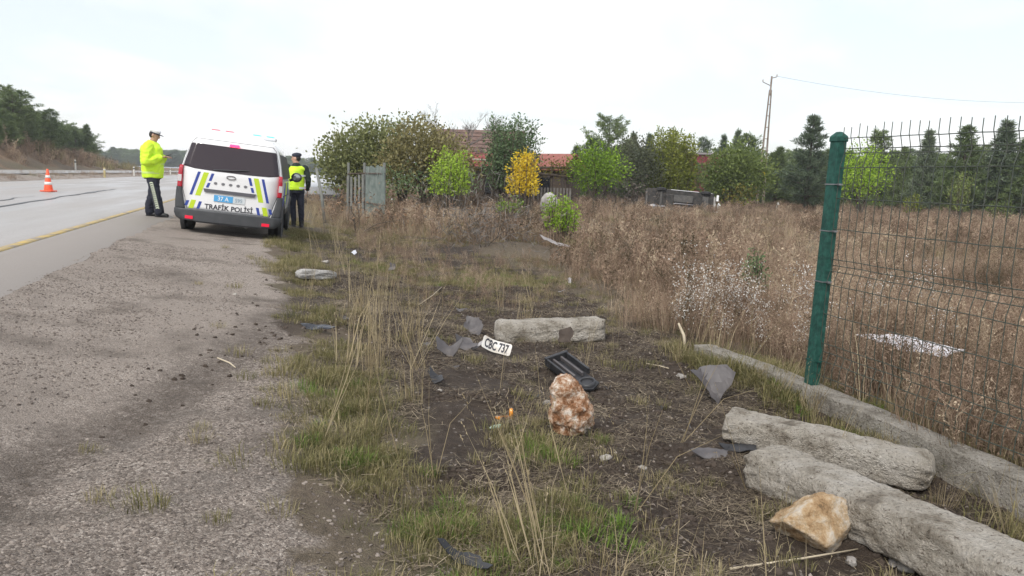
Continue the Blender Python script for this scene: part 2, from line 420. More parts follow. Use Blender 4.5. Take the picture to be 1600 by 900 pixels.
# ------------------------------------------------------------------ roads
def strip(name, ss, ts, mat, dz, edge=0.0, parent=None, kind='structure', seed=1):
    V = []; tt = []; k = len(ts)
    for s in ss:
        for j, q in enumerate(ts):
            qq = q
            if edge and j in (k - 1, k - 2): qq = q + edge * float(fbm(s * 1.3, 3.1, seed)) * sstep(150, 30, s)
            x, y = xy(s, qq); V.append((x, y, h1(x, y) + dz)); tt.append((s, qq))
    V = [list(v) for v in V]
    for i in range(len(ss)):                # skirts
        V[i * k][2] -= 0.3; V[i * k + k - 1][2] -= 0.06
    ii = np.arange(len(V)).reshape(len(ss), k)
    F = np.stack([ii[:-1, :-1].ravel(), ii[:-1, 1:].ravel(), ii[1:, 1:].ravel(), ii[1:, :-1].ravel()], 1)
    me = npmesh(name, np.array(V), F, smooth=True)
    me.attributes.new('ss', 'FLOAT', 'POINT').data.foreach_set('value', np.array([a for a, _ in tt], np.float32))
    me.attributes.new('tt', 'FLOAT', 'POINT').data.foreach_set('value', np.array([b for _, b in tt], np.float32))
    return mkobj(name, me, mat, parent, kind=kind if parent is None else None)
def roadmat(name, dark, light, rlo, rhi, dirt):
    m = bpy.data.materials.new(name); m.use_nodes = True; T = m.node_tree; b = T.nodes['Principled BSDF']
    def n_(k): return T.nodes.new(k)
    a1 = n_('ShaderNodeAttribute'); a1.attribute_name = 'ss'; a2 = n_('ShaderNodeAttribute'); a2.attribute_name = 'tt'
    k = n_('ShaderNodeMath'); k.operation = 'MULTIPLY'; k.inputs[1].default_value = 0.13; T.links.new(a1.outputs['Fac'], k.inputs[0])
    cb = n_('ShaderNodeCombineXYZ'); T.links.new(k.outputs[0], cb.inputs[0]); T.links.new(a2.outputs['Fac'], cb.inputs[1])
    ns = n_('ShaderNodeTexNoise'); ns.inputs['Scale'].default_value = 0.9; ns.inputs['Detail'].default_value = 4; T.links.new(cb.outputs[0], ns.inputs['Vector'])
    tc2 = n_('ShaderNodeTexCoord'); nf = n_('ShaderNodeTexNoise'); nf.inputs['Scale'].default_value = 55; nf.inputs['Detail'].default_value = 4; T.links.new(tc2.outputs['Object'], nf.inputs['Vector'])
    r1 = n_('ShaderNodeValToRGB'); r1.color_ramp.elements[0].position = .35; r1.color_ramp.elements[0].color = lin(dark); r1.color_ramp.elements[1].position = .65; r1.color_ramp.elements[1].color = lin(light)
    T.links.new(nf.outputs['Fac'], r1.inputs[0])
    # dust and dirt on the strip outside the edge line
    de = n_('ShaderNodeMapRange'); de.inputs[1].default_value = -3.1; de.inputs[2].default_value = -2.75; T.links.new(a2.outputs['Fac'], de.inputs[0])
    md = n_('ShaderNodeMath'); md.operation = 'MULTIPLY'; T.links.new(de.outputs[0], md.inputs[0]); md.inputs[1].default_value = 0.8 if dirt else 0
    mc = n_('ShaderNodeMix'); mc.data_type = 'RGBA'; T.links.new(md.outputs[0], mc.inputs[0]); T.links.new(r1.outputs[0], mc.inputs[6]); mc.inputs[7].default_value = (0.245, 0.212, 0.183, 1)
    T.links.new(mc.outputs[2], b.inputs['Base Color'])
    mr = n_('ShaderNodeMapRange'); mr.inputs[1].default_value = .38; mr.inputs[2].default_value = .62; mr.inputs[3].default_value = rlo; mr.inputs[4].default_value = rhi
    T.links.new(ns.outputs['Fac'], mr.inputs[0])
    rr = n_('ShaderNodeMix'); rr.data_type = 'FLOAT'; T.links.new(md.outputs[0], rr.inputs[0]); T.links.new(mr.outputs[0], rr.inputs[2]); rr.inputs[3].default_value = 0.75
    T.links.new(rr.outputs[0], b.inputs['Roughness'])
    bp = n_('ShaderNodeBump'); bp.inputs['Strength'].default_value = 0.12; bp.inputs['Distance'].default_value = 0.01; T.links.new(nf.outputs['Fac'], bp.inputs['Height']); T.links.new(bp.outputs[0], b.inputs['Normal'])
    return m
SS = np.concatenate([np.arange(-12, 30, 0.4), np.geomspace(30, 1500, 90)])
rm = roadmat('wet_asphalt', (0.28, 0.262, 0.243), (0.41, 0.385, 0.36), 0.32, 0.62, True)
road = strip('road', SS, [-10.42, -10.4, -8.5, -6.5, -4.5, -3.2, -2.6, -2.0, -1.9], rm, 0.006, edge=0.14)
rm2 = roadmat('pale_asphalt', (0.24, 0.225, 0.205), (0.36, 0.34, 0.315), 0.3, 0.65, False)
strip('opposite_road', np.concatenate([np.arange(-12, 30, 3), np.geomspace(30, 1500, 60)]), [-16.72, -16.7, -14.6, -12.6, -12.5], rm2, 0.012, seed=4)
ym = pm('worn_yellow_paint', (0.52, 0.36, 0.075), (0.24, 0.205, 0.165), 5, 0.6, detail=8)
yl = strip('edge_line', np.concatenate([np.arange(-10, 30, 0.5), np.geomspace(30, 900, 50)]), [-2.99, -2.985, -2.86, -2.855], ym, 0.016, parent=road)
tarm = pm('tar_seal', (0.035, 0.034, 0.034), None, rough=0.35)
for k, (s0, s1, t0, t1, wd) in enumerate(((12, 31, -5.0, -5.9, .07), (14, 24, -5.9, -6.2, .05), (25.5, 34, -5.6, -5.9, .09))):
    mb = MB(); vs = []; nn = 24
    for i in range(nn + 1):
        f = i / nn; s = s0 + (s1 - s0) * f; q = t0 + (t1 - t0) * f + 0.12 * float(fbm(s * .8, k * 9.0, 60)); ww = wd * (0.3 + 1.4 * abs(math.sin(f * math.pi)) * (0.6 + float(vnoise(s * 2, k, 61))))
        for sg in (-1, 1):
            x, y = xy(s, q + sg * ww / 2); vs.append((x, y, h1(x, y) + 0.017))
    mb.add(vs, [(2 * i, 2 * i + 1, 2 * i + 3, 2 * i + 2) for i in range(nn)]); mb.build('tar_seam', tarm, road)

# ------------------------------------------------------------------ scatter of small plants, stones and litter
def blades(n, h, spread, w, lean=0.35, curl=0.3, seed=0, head=0, hvar=0.5):
    r = np.random.default_rng(seed); V = []; F = []; T = []
    for i in range(n):
        a = r.uniform(0, 2 * math.pi); d = r.uniform(0, 1) ** 0.6 * spread
        bx, by = d * math.cos(a), d * math.sin(a)
        hh = h * (1 - hvar * r.random()); la = a + r.normal(0, 0.8); ln = abs(r.normal(0, lean)) * hh
        dx, dy = math.cos(la), math.sin(la); sx, sy = -math.sin(la + r.normal(0, .8)), math.cos(la)
        k = r.uniform(0.7, 1.2) * w / 2; tn = r.random(); o = len(V); cz = curl * ln
        p0 = (bx, by, -0.01); p1 = (bx + dx * ln * .35, by + dy * ln * .35, hh * .55); p2 = (bx + dx * ln, by + dy * ln, hh - cz)
        V += [(p0[0] - sx * k, p0[1] - sy * k, p0[2]), (p0[0] + sx * k, p0[1] + sy * k, p0[2]),
              (p1[0] + sx * k * .8, p1[1] + sy * k * .8, p1[2]), (p1[0] - sx * k * .8, p1[1] - sy * k * .8, p1[2]), p2]
        F += [(o, o + 1, o + 2), (o, o + 2, o + 3), (o + 3, o + 2, o + 4)]; T += [tn] * 5
        for q in range(head):            # seed head: little scales along the top
            f = 1 - 0.22 * q / head; o = len(V); hw = w * r.uniform(.6, 1.25)
            c_ = [p1[m] + (p2[m] - p1[m]) * f for m in range(3)]; an = r.uniform(0, 6.28)
            V += [(c_[0], c_[1], c_[2] - hw), (c_[0] + hw * math.cos(an), c_[1] + hw * math.sin(an), c_[2] + hw * .6), (c_[0] + hw * .2, c_[1], c_[2] + hw * 1.8)]
            F += [(o, o + 1, o + 2)]; T += [tn] * 3
    return np.array(V), np.array(F), np.array(T)
def forb(h, seed, nst=5, flowers=0, w=0.006, fw=0.01, spread=.06, nbr=7):
    """A dry branching weed; flowers adds white heads as a second material."""
    r = np.random.default_rng(seed); V = []; F = []; T = []; M = []
    def quad(p, q, w0, w1, tn):
        o = len(V); d = np.array(q) - np.array(p); s = np.cross(d, r.normal(size=3)); s = s / (np.linalg.norm(s) + 1e-9)
        V.extend([tuple(p - s * w0), tuple(p + s * w0), tuple(q + s * w1), tuple(q - s * w1)]); F.extend([(o, o + 1, o + 2), (o, o + 2, o + 3)]); T.extend([tn] * 4); M.extend([0, 0])
    def flower(p):
        for _ in range(2):
            o = len(V); a, b, = r.normal(size=3), r.normal(size=3); a /= np.linalg.norm(a); b /= np.linalg.norm(b)
            V.extend([tuple(p + a * fw), tuple(p + b * fw), tuple(p - a * fw * .8), tuple(p - b * fw * .8)]); F.extend([(o, o + 1, o + 2), (o, o + 2, o + 3)]); T.extend([r.random()] * 4); M.extend([1, 1])
    for i in range(nst):
        a = r.uniform(0, 6.28); p = np.array([math.cos(a), math.sin(a), 0]) * r.uniform(0, spread); tn = r.random()
        hh = h * r.uniform(.6, 1); d = np.array([math.cos(a) * r.uniform(0, .35), math.sin(a) * r.uniform(0, .35), 1.0])
        q = p + d * hh * .5; e = q + (d + r.normal(0, .12, 3)) * hh * .5
        quad(p, q, w, w * .8, tn); quad(q, e, w * .8, w * .4, tn)
        for b in range(nbr):
            f = r.uniform(.3, 1); c0 = p + (q - p) * f * 2 if f < .5 else q + (e - q) * (f * 2 - 1)
            bd = r.normal(0, 1, 3); bd[2] = abs(bd[2]) + .5; bd /= np.linalg.norm(bd); ln = hh * r.uniform(.1, .28)
            c1 = c0 + bd * ln; quad(c0, c1, w * .5, w * .3, tn)
            for g in range(3):
                if flowers and r.random() < .8: flower(c1 + r.normal(0, .02, 3))
                else:
                    o = len(V); a3 = r.normal(0, 1, (3, 3)) * w * 2.6; V.extend([tuple(c1 - bd * ln * .2 * g + x) for x in a3]); F.append((o, o + 1, o + 2)); T.extend([tn] * 3); M.append(0)
    return np.array(V), np.array(F), np.array(T), np.array(M)
def rockmesh(seed, n=1, flat=0.7, jit=.25):
    bm = bmesh.new(); bmesh.ops.create_icosphere(bm, subdivisions=n, radius=1.0); r = random.Random(seed)
    for v in bm.verts: v.co *= 1 + r.uniform(-jit, jit); v.co.z *= flat
    me = bpy.data.meshes.new('stone'); bm.to_mesh(me); bm.free(); return me
def src(name, meshes, mats):
    c = bpy.data.collections.new(name + '_kinds')
    for i, m in enumerate(meshes):
        me = m if isinstance(m, bpy.types.Mesh) else npmesh(name, m[0], m[1], m[2])
        for k in mats: me.materials.append(k)
        if not isinstance(m, bpy.types.Mesh) and len(m) > 3: me.polygons.foreach_set('material_index', m[3].astype(np.int32))
        o = bpy.data.objects.new('%s_kind_%02d' % (name, i), me); c.objects.link(o)
    return c
def scatter(name, coll, pts, rot, scl, idx, label, cat):
    """One object of uncountable stuff: points that carry instances."""
    pts = np.asarray(pts, np.float32); me = bpy.data.meshes.new(name); n = len(pts)
    me.vertices.add(n); me.vertices.foreach_set('co', pts.ravel())
    me.attributes.new('rot', 'FLOAT_VECTOR', 'POINT').data.foreach_set('vector', np.asarray(rot, np.float32).ravel())
    me.attributes.new('scl', 'FLOAT_VECTOR', 'POINT').data.foreach_set('vector', np.asarray(scl, np.float32).ravel())
    me.attributes.new('idx', 'INT', 'POINT').data.foreach_set('value', np.asarray(idx, np.int32))
    g = bpy.data.node_groups.new(name, 'GeometryNodeTree')
    g.interface.new_socket('Geometry', in_out='INPUT', socket_type='NodeSocketGeometry'); g.interface.new_socket('Geometry', in_out='OUTPUT', socket_type='NodeSocketGeometry')
    gi = g.nodes.new('NodeGroupInput'); go = g.nodes.new('NodeGroupOutput'); ip = g.nodes.new('GeometryNodeInstanceOnPoints')
    ci = g.nodes.new('GeometryNodeCollectionInfo'); ci.inputs['Collection'].default_value = coll; ci.inputs['Separate Children'].default_value = True; ci.inputs['Reset Children'].default_value = True
    def na(nm, ty): a = g.nodes.new('GeometryNodeInputNamedAttribute'); a.data_type = ty; a.inputs['Name'].default_value = nm; return a.outputs['Attribute']
    g.links.new(gi.outputs[0], ip.inputs['Points']); g.links.new(ci.outputs[0], ip.inputs['Instance']); ip.inputs['Pick Instance'].default_value = True
    g.links.new(na('idx', 'INT'), ip.inputs['Instance Index']); g.links.new(na('rot', 'FLOAT_VECTOR'), ip.inputs['Rotation']); g.links.new(na('scl', 'FLOAT_VECTOR'), ip.inputs['Scale'])
    g.links.new(ip.outputs[0], go.inputs[0])
    o = mkobj(name, me, None, kind='stuff', label=label, cat=cat); md = o.modifiers.new('scatter', 'NODES'); md.node_group = g
    return o
KEEP = []        # (x, y, radius) where nothing grows
def pick(n, s_rng, t_rng, dens, seed, power=1.0):
    r = np.random.default_rng(seed)
    s = s_rng[0] + (s_rng[1] - s_rng[0]) * r.random(n) ** power; tt = r.uniform(*t_rng, n); x, y = xy(s, tt)
    ok = (r.random(n) < dens(x, y, s, tt)) & (y > 1.2) & (np.abs(x) < 0.95 * y + 1.5)
    for a, b, c_ in KEEP: ok &= ((x - a) ** 2 + (y - b) ** 2) > c_ * c_
    x, y = x[ok], y[ok]; return np.stack([x, y, H(x, y)], 1)
def stuff(name, coll, pts, smin, smax, label, cat, seed, tilt=0.12, flat=None, far=None):
    r = np.random.default_rng(seed); n = len(pts); sc = r.uniform(smin, smax, n)
    if far is not None: sc = sc * far(pts[:, 0], pts[:, 1])
    rot = np.stack([r.normal(0, tilt, n), r.normal(0, tilt, n), r.uniform(0, 6.283, n)], 1)
    sv = np.stack([sc, sc, sc], 1)
    if flat is not None: sv *= np.stack([r.uniform(.7, 1.3, n), r.uniform(.7, 1.3, n), np.full(n, flat)], 1)
    scatter(name, coll, pts, rot, sv, r.integers(0, len(coll.objects), n), label, cat)

# ------------------------------------------------------------------ trees and shrubs
bark = pm('grey_brown_bark', (0.07, 0.055, 0.042), (0.13, 0.105, 0.08), 14, 0.9, 0.5, 30)
def leaves_np(P, D, size, r, asp=0.6):
    """Leaf quads at points P with growing direction D."""
    n = len(P); d = D / (np.linalg.norm(D, axis=1, keepdims=True) + 1e-9)
    d = d + r.normal(0, .55, (n, 3)); d /= np.linalg.norm(d, axis=1, keepdims=True)
    s = np.cross(d, r.normal(0, 1, (n, 3))); s /= (np.linalg.norm(s, axis=1, keepdims=True) + 1e-9)
    L_ = (size * r.uniform(.6, 1.3, n))[:, None]; W_ = L_ * asp * .5
    V = np.stack([P, P + d * L_ * .5 + s * W_, P + d * L_, P + d * L_ * .5 - s * W_], 1).reshape(-1, 3)
    F = np.arange(4 * n).reshape(n, 4); return V, F
def crown_lobes(lobes, dens, size, seed, lump=0.35, asp=.6):
    """Leaf-sized faces through a union of uneven ellipsoids: lobes = (centre, radii)."""
    r = np.random.default_rng(seed); Ps = []; Ds = []; Ts = []
    for li, (c, rad) in enumerate(lobes):
        c = np.array(c); rad = np.array(rad); area = (rad[0] * rad[1] + rad[1] * rad[2] + rad[0] * rad[2]) * 4.2
        ncl = max(12, int(area * dens)); u = r.normal(0, 1, (ncl, 3)); u /= np.linalg.norm(u, axis=1, keepdims=True)
        k = np.array([0.5 * (1 + mnoise.noise(Vector((x * 2.3 + li * 7.1, y * 2.3, z * 2.3)))) for x, y, z in u])
        rr = (0.45 + 0.55 * r.random(ncl) ** .55) * (1 - lump * .7 + lump * 1.9 * k)
        keep = r.random(ncl) < (0.12 + 1.25 * k)
        cl = c + u * rad * rr[:, None]
        cl, u, ncl = cl[keep], u[keep], keep.sum()
        m = 9; P = np.repeat(cl, m, 0) + r.normal(0, 1, (ncl * m, 3)) * size * 1.9; D = np.repeat(u, m, 0) * .7 + np.array([0, 0, .35])
        Ps.append(P); Ds.append(D); Ts.append(np.repeat(np.clip(r.normal(.5, .22, ncl), 0, 1), m) + r.normal(0, .12, ncl * m))
    P = np.concatenate(Ps); D = np.concatenate(Ds); T = np.clip(np.concatenate(Ts), 0, 1)
    V, F = leaves_np(P, D, size, r, asp); return V, F, np.repeat(T, 4)
def limbs(mb, base, targets, r0, seed):
    r = random.Random(seed); base = Vector(base)
    for k_, tg in enumerate(targets):
        tg = Vector(tg); d = tg - base; pts = [base + d * f + Vector((r.uniform(-.08, .08), r.uniform(-.08, .08), 0)) * d.length * (f > 0) * (f < 1) + Vector((0, 0, .12 * d.length * math.sin(f * math.pi))) for f in (0, .25, .5, .75, 1)]
        mb.tube(pts, [r0, r0 * .75, r0 * .5, r0 * .32, r0 * .12], 6)
        for q in range(4):
            f = r.uniform(.4, .95); p = base + d * f; e = p + Vector((r.uniform(-1, 1), r.uniform(-1, 1), r.uniform(.2, 1))) * d.length * .25
            mb.tube([p, (p + e) / 2 + Vector((0, 0, .04)), e], [r0 * .3, r0 * .2, r0 * .06], 5)
def leafy(name, label, cat, plobes, y, mat, size=0.10, dens=9, seed=1, base=None, r0=.09, group=None, lump=.35, depth=1.0, asp=.6):
    """plobes: lobes as measured in the photo (px, py, rx, ry) at forward distance y."""
    r = random.Random(seed); m = y / FPX; L_ = []
    bp = gxy(base[0] if base else sum(l[0] for l in plobes) / len(plobes), y)
    for px, py, rx, ry in plobes:
        p = at(px, py, y + r.uniform(-.35, .35) * depth * rx * m); rad = (rx * m, (rx + ry) / 2 * m * depth, ry * m)
        L_.append((p - bp, rad))
    root = empty(name, label, cat, bp, group=group)
    mb = MB(); limbs(mb, (0, 0, -.1), [l[0] for l in L_] + [Vector(l[0]) * .6 for l in L_[:2]], r0, seed); mb.build('trunk', bark, root, smooth=True)
    V, F, T = crown_lobes(L_, dens, size, seed, lump, asp)
    mkobj('crown', npmesh('crown', V, F, T), mat, root)
    KEEP.append((bp.x, bp.y, .25))
    return root
def shooty(name, label, cat, px, y, py0, py1, wpx, mat, n=26, size=.09, seed=1, fan=.5, group=None, start=.15, per=60, asp=.5, wob=.10):
    """A shrub of many upright leafy shoots."""
    r = np.random.default_rng(seed); bp = gxy(px, y); m = y / FPX; hgt = max(.3, (at(px, py1, y).z - bp.z)); wd = wpx * m / 2
    root = empty(name, label, cat, bp, group=group); mb = MB(); Ps = []; Ds = []; Ts = []
    low = max(0.0, (at(px, py0, y).z - bp.z))
    for i in range(n):
        a = r.uniform(0, 6.283); q = r.random() ** .5; h_ = hgt * (1 - .45 * q * r.random() - .12 * r.random())
        b = Vector((math.cos(a) * q * wd * (1 - fan), math.sin(a) * q * wd * (1 - fan), -.05)); e = Vector((math.cos(a) * q * wd, math.sin(a) * q * wd, h_))
        bend = Vector((r.normal(0, wob) * wd, r.normal(0, wob) * wd, 0)); mid = b.lerp(e, .5) + Vector((math.cos(a), math.sin(a), 0)) * wd * .12 * q + bend
        mb.tube([b, mid, e], [.018, .012, .004], 5)
        f = start + (1 - start) * r.random(per); f = f[(f * h_) > low * .9]
        if len(f) == 0: continue
        b_, m_, e_2 = np.array(b), np.array(mid), np.array(e); ff = f[:, None]
        P = (1 - ff) ** 2 * b_ + 2 * ff * (1 - ff) * m_ + ff ** 2 * e_2
        rad = size * (1.6 - .9 * ff) * 1.6; dirs = r.normal(0, 1, (len(f), 3)); dirs[:, 2] = np.abs(dirs[:, 2]) * .6
        P = P + dirs * rad * .55; Ps.append(P); Ds.append(dirs + np.array([0, 0, .3])); Ts.append(np.clip(r.normal(.5, .15) + r.normal(0, .18, len(f)), 0, 1))
    P = np.concatenate(Ps); V, F = leaves_np(P, np.concatenate(Ds), size, r, asp)
    mb.build('stems', bark, root); mkobj('crown', npmesh('crown', V, F, np.repeat(np.concatenate(Ts), 4)), mat, root)
    KEEP.append((bp.x, bp.y, .2)); return root
def pine_meshes(seed, H_=6.0, W_=1.7, whorls=15, nb=6, sparse=1.0, round_top=0.0, crown0=.1):
    r = np.random.default_rng(seed); mb = MB(); mb.tube([(0, 0, -.15), (.04, 0, H_ * .4), (0, .05, H_ * .8), (0, 0, H_)], [.13, .09, .045, .008], 7)
    Ps = []; Ds = []; Ts = []
    for k_ in range(whorls):
        f = crown0 + (1 - crown0) * (k_ + r.uniform(-.2, .2)) / whorls; f = min(max(f, .05), .985); z = f * H_
        rad = W_ * ((1 - f) ** (.75 - .35 * round_top)) * (min(1, (f + .18) * 2.2) if f < .3 else 1) * r.uniform(.75, 1.1)
        for b in range(nb):
            a = 6.283 * b / nb + r.uniform(-.5, .5) + k_; ln = rad * r.uniform(.6, 1.15)
            if r.random() > sparse: continue
            up = r.uniform(.0, .25) + .35 * f; d = np.array([math.cos(a), math.sin(a), up]); p0 = np.array([0, 0, z]); p1 = p0 + d * ln * .55; p2 = p0 + d * ln + np.array([0, 0, ln * .12])
            mb.tube([p0, p1, p2], [.03 * (1 - f) + .012, .016, .004], 4, cap=False)
            nt_ = max(3, int(5 + ln * 7))
            for q in range(nt_):
                g = r.uniform(.25, 1.0); c_ = p0 + (p2 - p0) * g; side = np.cross(d, [0, 0, 1]); off = side * r.normal(0, .22) * ln * (1.1 - g) * 1.3 + np.array([0, 0, r.normal(0.03, .06)]); c_ = c_ + off
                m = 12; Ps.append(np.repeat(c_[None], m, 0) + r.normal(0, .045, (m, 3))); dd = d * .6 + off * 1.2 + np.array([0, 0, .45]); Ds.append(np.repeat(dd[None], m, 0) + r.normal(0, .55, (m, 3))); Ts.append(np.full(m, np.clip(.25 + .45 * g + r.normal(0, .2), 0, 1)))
    P = np.concatenate(Ps); V, F = leaves_np(P, np.concatenate(Ds), .24, r, .16)
    cr_ = npmesh('crown', V, F, np.repeat(np.concatenate(Ts), 4)); tr = mb.mesh('trunk', True); return tr, cr_
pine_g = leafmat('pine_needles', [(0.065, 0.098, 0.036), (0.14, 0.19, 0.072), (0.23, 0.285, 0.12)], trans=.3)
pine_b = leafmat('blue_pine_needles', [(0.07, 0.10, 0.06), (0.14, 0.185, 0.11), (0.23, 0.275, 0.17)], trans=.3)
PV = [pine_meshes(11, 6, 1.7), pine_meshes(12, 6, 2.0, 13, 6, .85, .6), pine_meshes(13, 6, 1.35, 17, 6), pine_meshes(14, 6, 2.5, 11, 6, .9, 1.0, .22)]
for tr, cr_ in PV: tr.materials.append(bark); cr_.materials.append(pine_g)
PB = []
for tr, cr_ in PV: c2 = cr_.copy(); c2.materials.clear(); c2.materials.append(pine_b); PB.append((tr, c2))
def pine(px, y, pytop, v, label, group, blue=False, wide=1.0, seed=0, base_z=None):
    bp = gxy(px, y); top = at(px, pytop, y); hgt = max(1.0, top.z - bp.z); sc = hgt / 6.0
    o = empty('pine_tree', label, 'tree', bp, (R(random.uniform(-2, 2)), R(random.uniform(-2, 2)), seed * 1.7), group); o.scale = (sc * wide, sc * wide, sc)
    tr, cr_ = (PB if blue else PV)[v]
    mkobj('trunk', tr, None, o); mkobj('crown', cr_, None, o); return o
G1 = 'pines along the far edge of the field'
for px, y, top, v, lb, bl, wd in (
    (945, 56, 184, 3, 'tall dark broad-topped pine behind the lime green bush', False, 1.15),
    (918, 54, 215, 1, 'lower dark pine against the broad-topped pine, above the lime green bush', False, 1.0),
    (985, 66, 206, 0, 'slim pine tip between the broad-topped pine and the tall yellow-green tree', True, .9),
    (1008, 68, 209, 2, 'thin far pine touching the left side of the tall yellow-green tree', True, 1.),
    (1098, 70, 214, 1, 'far pine right above the dark red building', True, 1.),
    (1122, 68, 211, 2, 'narrow far pine right of the dark red building', True, 1.),
    (1146, 64, 203, 2, 'pointed pine standing left of the lattice pole', True, 1.),
    (1168, 58, 208, 1, 'broad pine directly behind the lattice pole', False, 1.2),
    (1212, 56, 228, 0, 'low dark pine just right of the lattice pole', False, 1.2),
    (1262, 50, 178, 0, 'tallest pointed pine between the lattice pole and the green fence post', True, 1.25),
    (1300, 53, 232, 1, 'dark pine half hidden by the green fence post', False, 1.2),
    (1374, 52, 202, 1, 'full dark pine rising behind the lime tree beyond the mesh fence', False, 1.1),
    (1406, 55, 228, 0, 'shorter pine in the gap right of the full dark pine behind the fence', False, 1.),
    (1441, 50, 203, 2, 'slender blue-green pine in the middle of the mesh fence view', True, 1.2),
    (1500, 48, 194, 0, 'large dark pine with bushy top seen through the mesh fence', False, 1.35),
    (1532, 54, 225, 1, 'low pine between the two tallest pines behind the mesh fence', False, 1.),
    (1562, 47, 188, 2, 'airy pointed pine, tallest behind the mesh fence near the picture edge', True, 1.5),
    (1600, 46, 212, 0, 'dark pine cut by the picture edge behind the fence', False, 1.3)):
    pine(px, y, top, v, lb, G1, bl, wd, px)
G2 = 'pines on the bank left of the road'
for px, y, top, v, lb, wd in (
    (-14, 62, 146, 3, 'pine cut by the picture edge on the road bank', 1.2), (28, 66, 146, 3, 'tallest broad pine on the road bank with a spreading top', 1.25),
    (50, 72, 168, 1, 'broad pine on the bank, second from the spreading tall one', 1.2), (72, 78, 186, 1, 'middle pine of the bank row above the bare earth slope', 1.2),
    (88, 82, 182, 0, 'pointed pine right above the lower end of the earth slope', 1.3), (104, 87, 200, 1, 'dark rounded pine low on the bank end', 1.3),
    (122, 93, 203, 0, 'last but one pine at the low end of the road bank', 1.3), (134, 98, 212, 2, 'last small pine at the road end of the bank', 1.6)):
    pine(px, y, top, v, lb, G2, False, wd, px)
# background wood as one mass, and the far skyline trees
pc = bpy.data.collections.new('pine_kinds')
for i, (tr, cr_) in enumerate(PV): pc.objects.link(bpy.data.objects.new('pine_kind_%d' % i, cr_))
def wood(name, label, pts, hs, seed, wd=(.9, 1.4)):
    r = np.random.default_rng(seed); n = len(pts); hs = np.asarray(hs) / 6.0; w_ = r.uniform(*wd, n)
    scatter(name, pc, pts, np.stack([np.zeros(n), np.zeros(n), r.uniform(0, 6.28, n)], 1), np.stack([hs * w_, hs * w_, hs], 1), r.integers(0, 4, n), label, 'wood')
r = np.random.default_rng(3)
P = []; hs = []
for px in np.arange(880, 1760, 7):
    for k_ in range(2):
        y = r.uniform(58, 85); p = gxy(px + r.uniform(-5, 5), y); top = at(px, r.uniform(228, 262) + (px - 900) * .012, y); P.append(p); hs.append(max(2, top.z - p.z))
wood('background_wood', 'dense dark mass of pines behind the field edge', np.array(P), hs, 4, (1.2, 1.7))
P = []; hs = []
for px in np.arange(-120, 145, 3.2):
    y = r.uniform(66, 92) if px < 90 else r.uniform(92, 104)
    p = gxy(px, y); s__, t__ = st(p.x, p.y)
    if t__ > -20.8: continue
    P.append(p); hs.append(r.uniform(3.2, 4.8))
for px in np.arange(-60, 30, 4):
    y = r.uniform(58, 66); p = gxy(px, y)
    if st(p.x, p.y)[1] < -18.6: P.append(p); hs.append(r.uniform(1.0, 2.2))
wood('bank_undergrowth_trees', 'dark understorey of young pines on the bank beside the road', np.array(P), hs, 5, (1.2, 1.8))
P = []; hs = []
for px in np.arange(60, 620, 2.2):
    y = r.uniform(360, 430); p = gxy(px, y); P.append(p); hs.append(r.uniform(6.0, 9.5) + 2.0 * float(fbm(px * .02, 1, 8)))
wood('skyline_wood', 'distant dark tree line closing the road', np.array(P), hs, 6, (2.0, 3.2))

LM = dict(
    olive=leafmat('olive_leaves', [(0.07, 0.088, 0.03), (0.165, 0.19, 0.068), (0.29, 0.30, 0.13)]),
    brown=leafmat('brown_olive_leaves', [(0.09, 0.083, 0.033), (0.20, 0.18, 0.073), (0.31, 0.275, 0.125)]),
    dgreen=leafmat('dark_green_leaves', [(0.06, 0.105, 0.045), (0.14, 0.205, 0.09), (0.23, 0.29, 0.145)]),
    lime=leafmat('lime_leaves', [(0.10, 0.18, 0.015), (0.27, 0.42, 0.035), (0.42, 0.55, 0.08)]),
    ygreen=leafmat('yellow_green_leaves', [(0.12, 0.15, 0.02), (0.24, 0.27, 0.04), (0.38, 0.38, 0.08)]),
    yellow=leafmat('yellow_leaves', [(0.30, 0.19, 0.01), (0.62, 0.43, 0.02), (0.82, 0.64, 0.06)]),
    mid=leafmat('mid_green_leaves', [(0.075, 0.11, 0.025), (0.165, 0.215, 0.055), (0.27, 0.31, 0.10)]),
    grey=leafmat('grey_green_leaves', [(0.045, 0.055, 0.03), (0.09, 0.10, 0.055), (0.14, 0.15, 0.085)]),
    vine=leafmat('vine_leaves', [(0.08, 0.075, 0.02), (0.19, 0.16, 0.03), (0.36, 0.28, 0.05)]),
    twig=leafmat('dry_twigs', [(0.08, 0.065, 0.055), (0.15, 0.125, 0.105), (0.23, 0.19, 0.16)], trans=0))
leafy('leafy_tree', 'dark olive leafy tree nearest the police van', 'tree', [(530, 248, 24, 24), (556, 236, 30, 28), (590, 222, 26, 24), (545, 268, 38, 22), (597, 252, 34, 30)], 32, LM['olive'], .15, 40, 21, (560, 0), .13, lump=.5)
leafy('leafy_tree', 'brownish olive tree right of the dark olive tree, in front of the old roof', 'tree', [(650, 222, 32, 24), (684, 244, 36, 28), (636, 260, 36, 30), (696, 264, 36, 26)], 31, LM['brown'], .14, 42, 22, (670, 0), .13, lump=.45)
leafy('leafy_tree', 'small tree crown sticking up between the two olive trees', 'tree', [(630, 203, 16, 9), (652, 195, 12, 6), (610, 210, 12, 10)], 33, LM['olive'], .14, 30, 23, (630, 0), .07, lump=.6)
shooty('feathery_shrub', 'tall dark green feathery shrub behind the yellow tree', 'shrub', 798, 33, 292, 176, 90, LM['dgreen'], 120, .13, 24, .75, per=110, start=.1)
shooty('lime_shrub', 'bright lime green shrub left of the yellow tree', 'shrub', 704, 27, 300, 228, 62, LM['lime'], 46, .11, 25, .6, per=90)
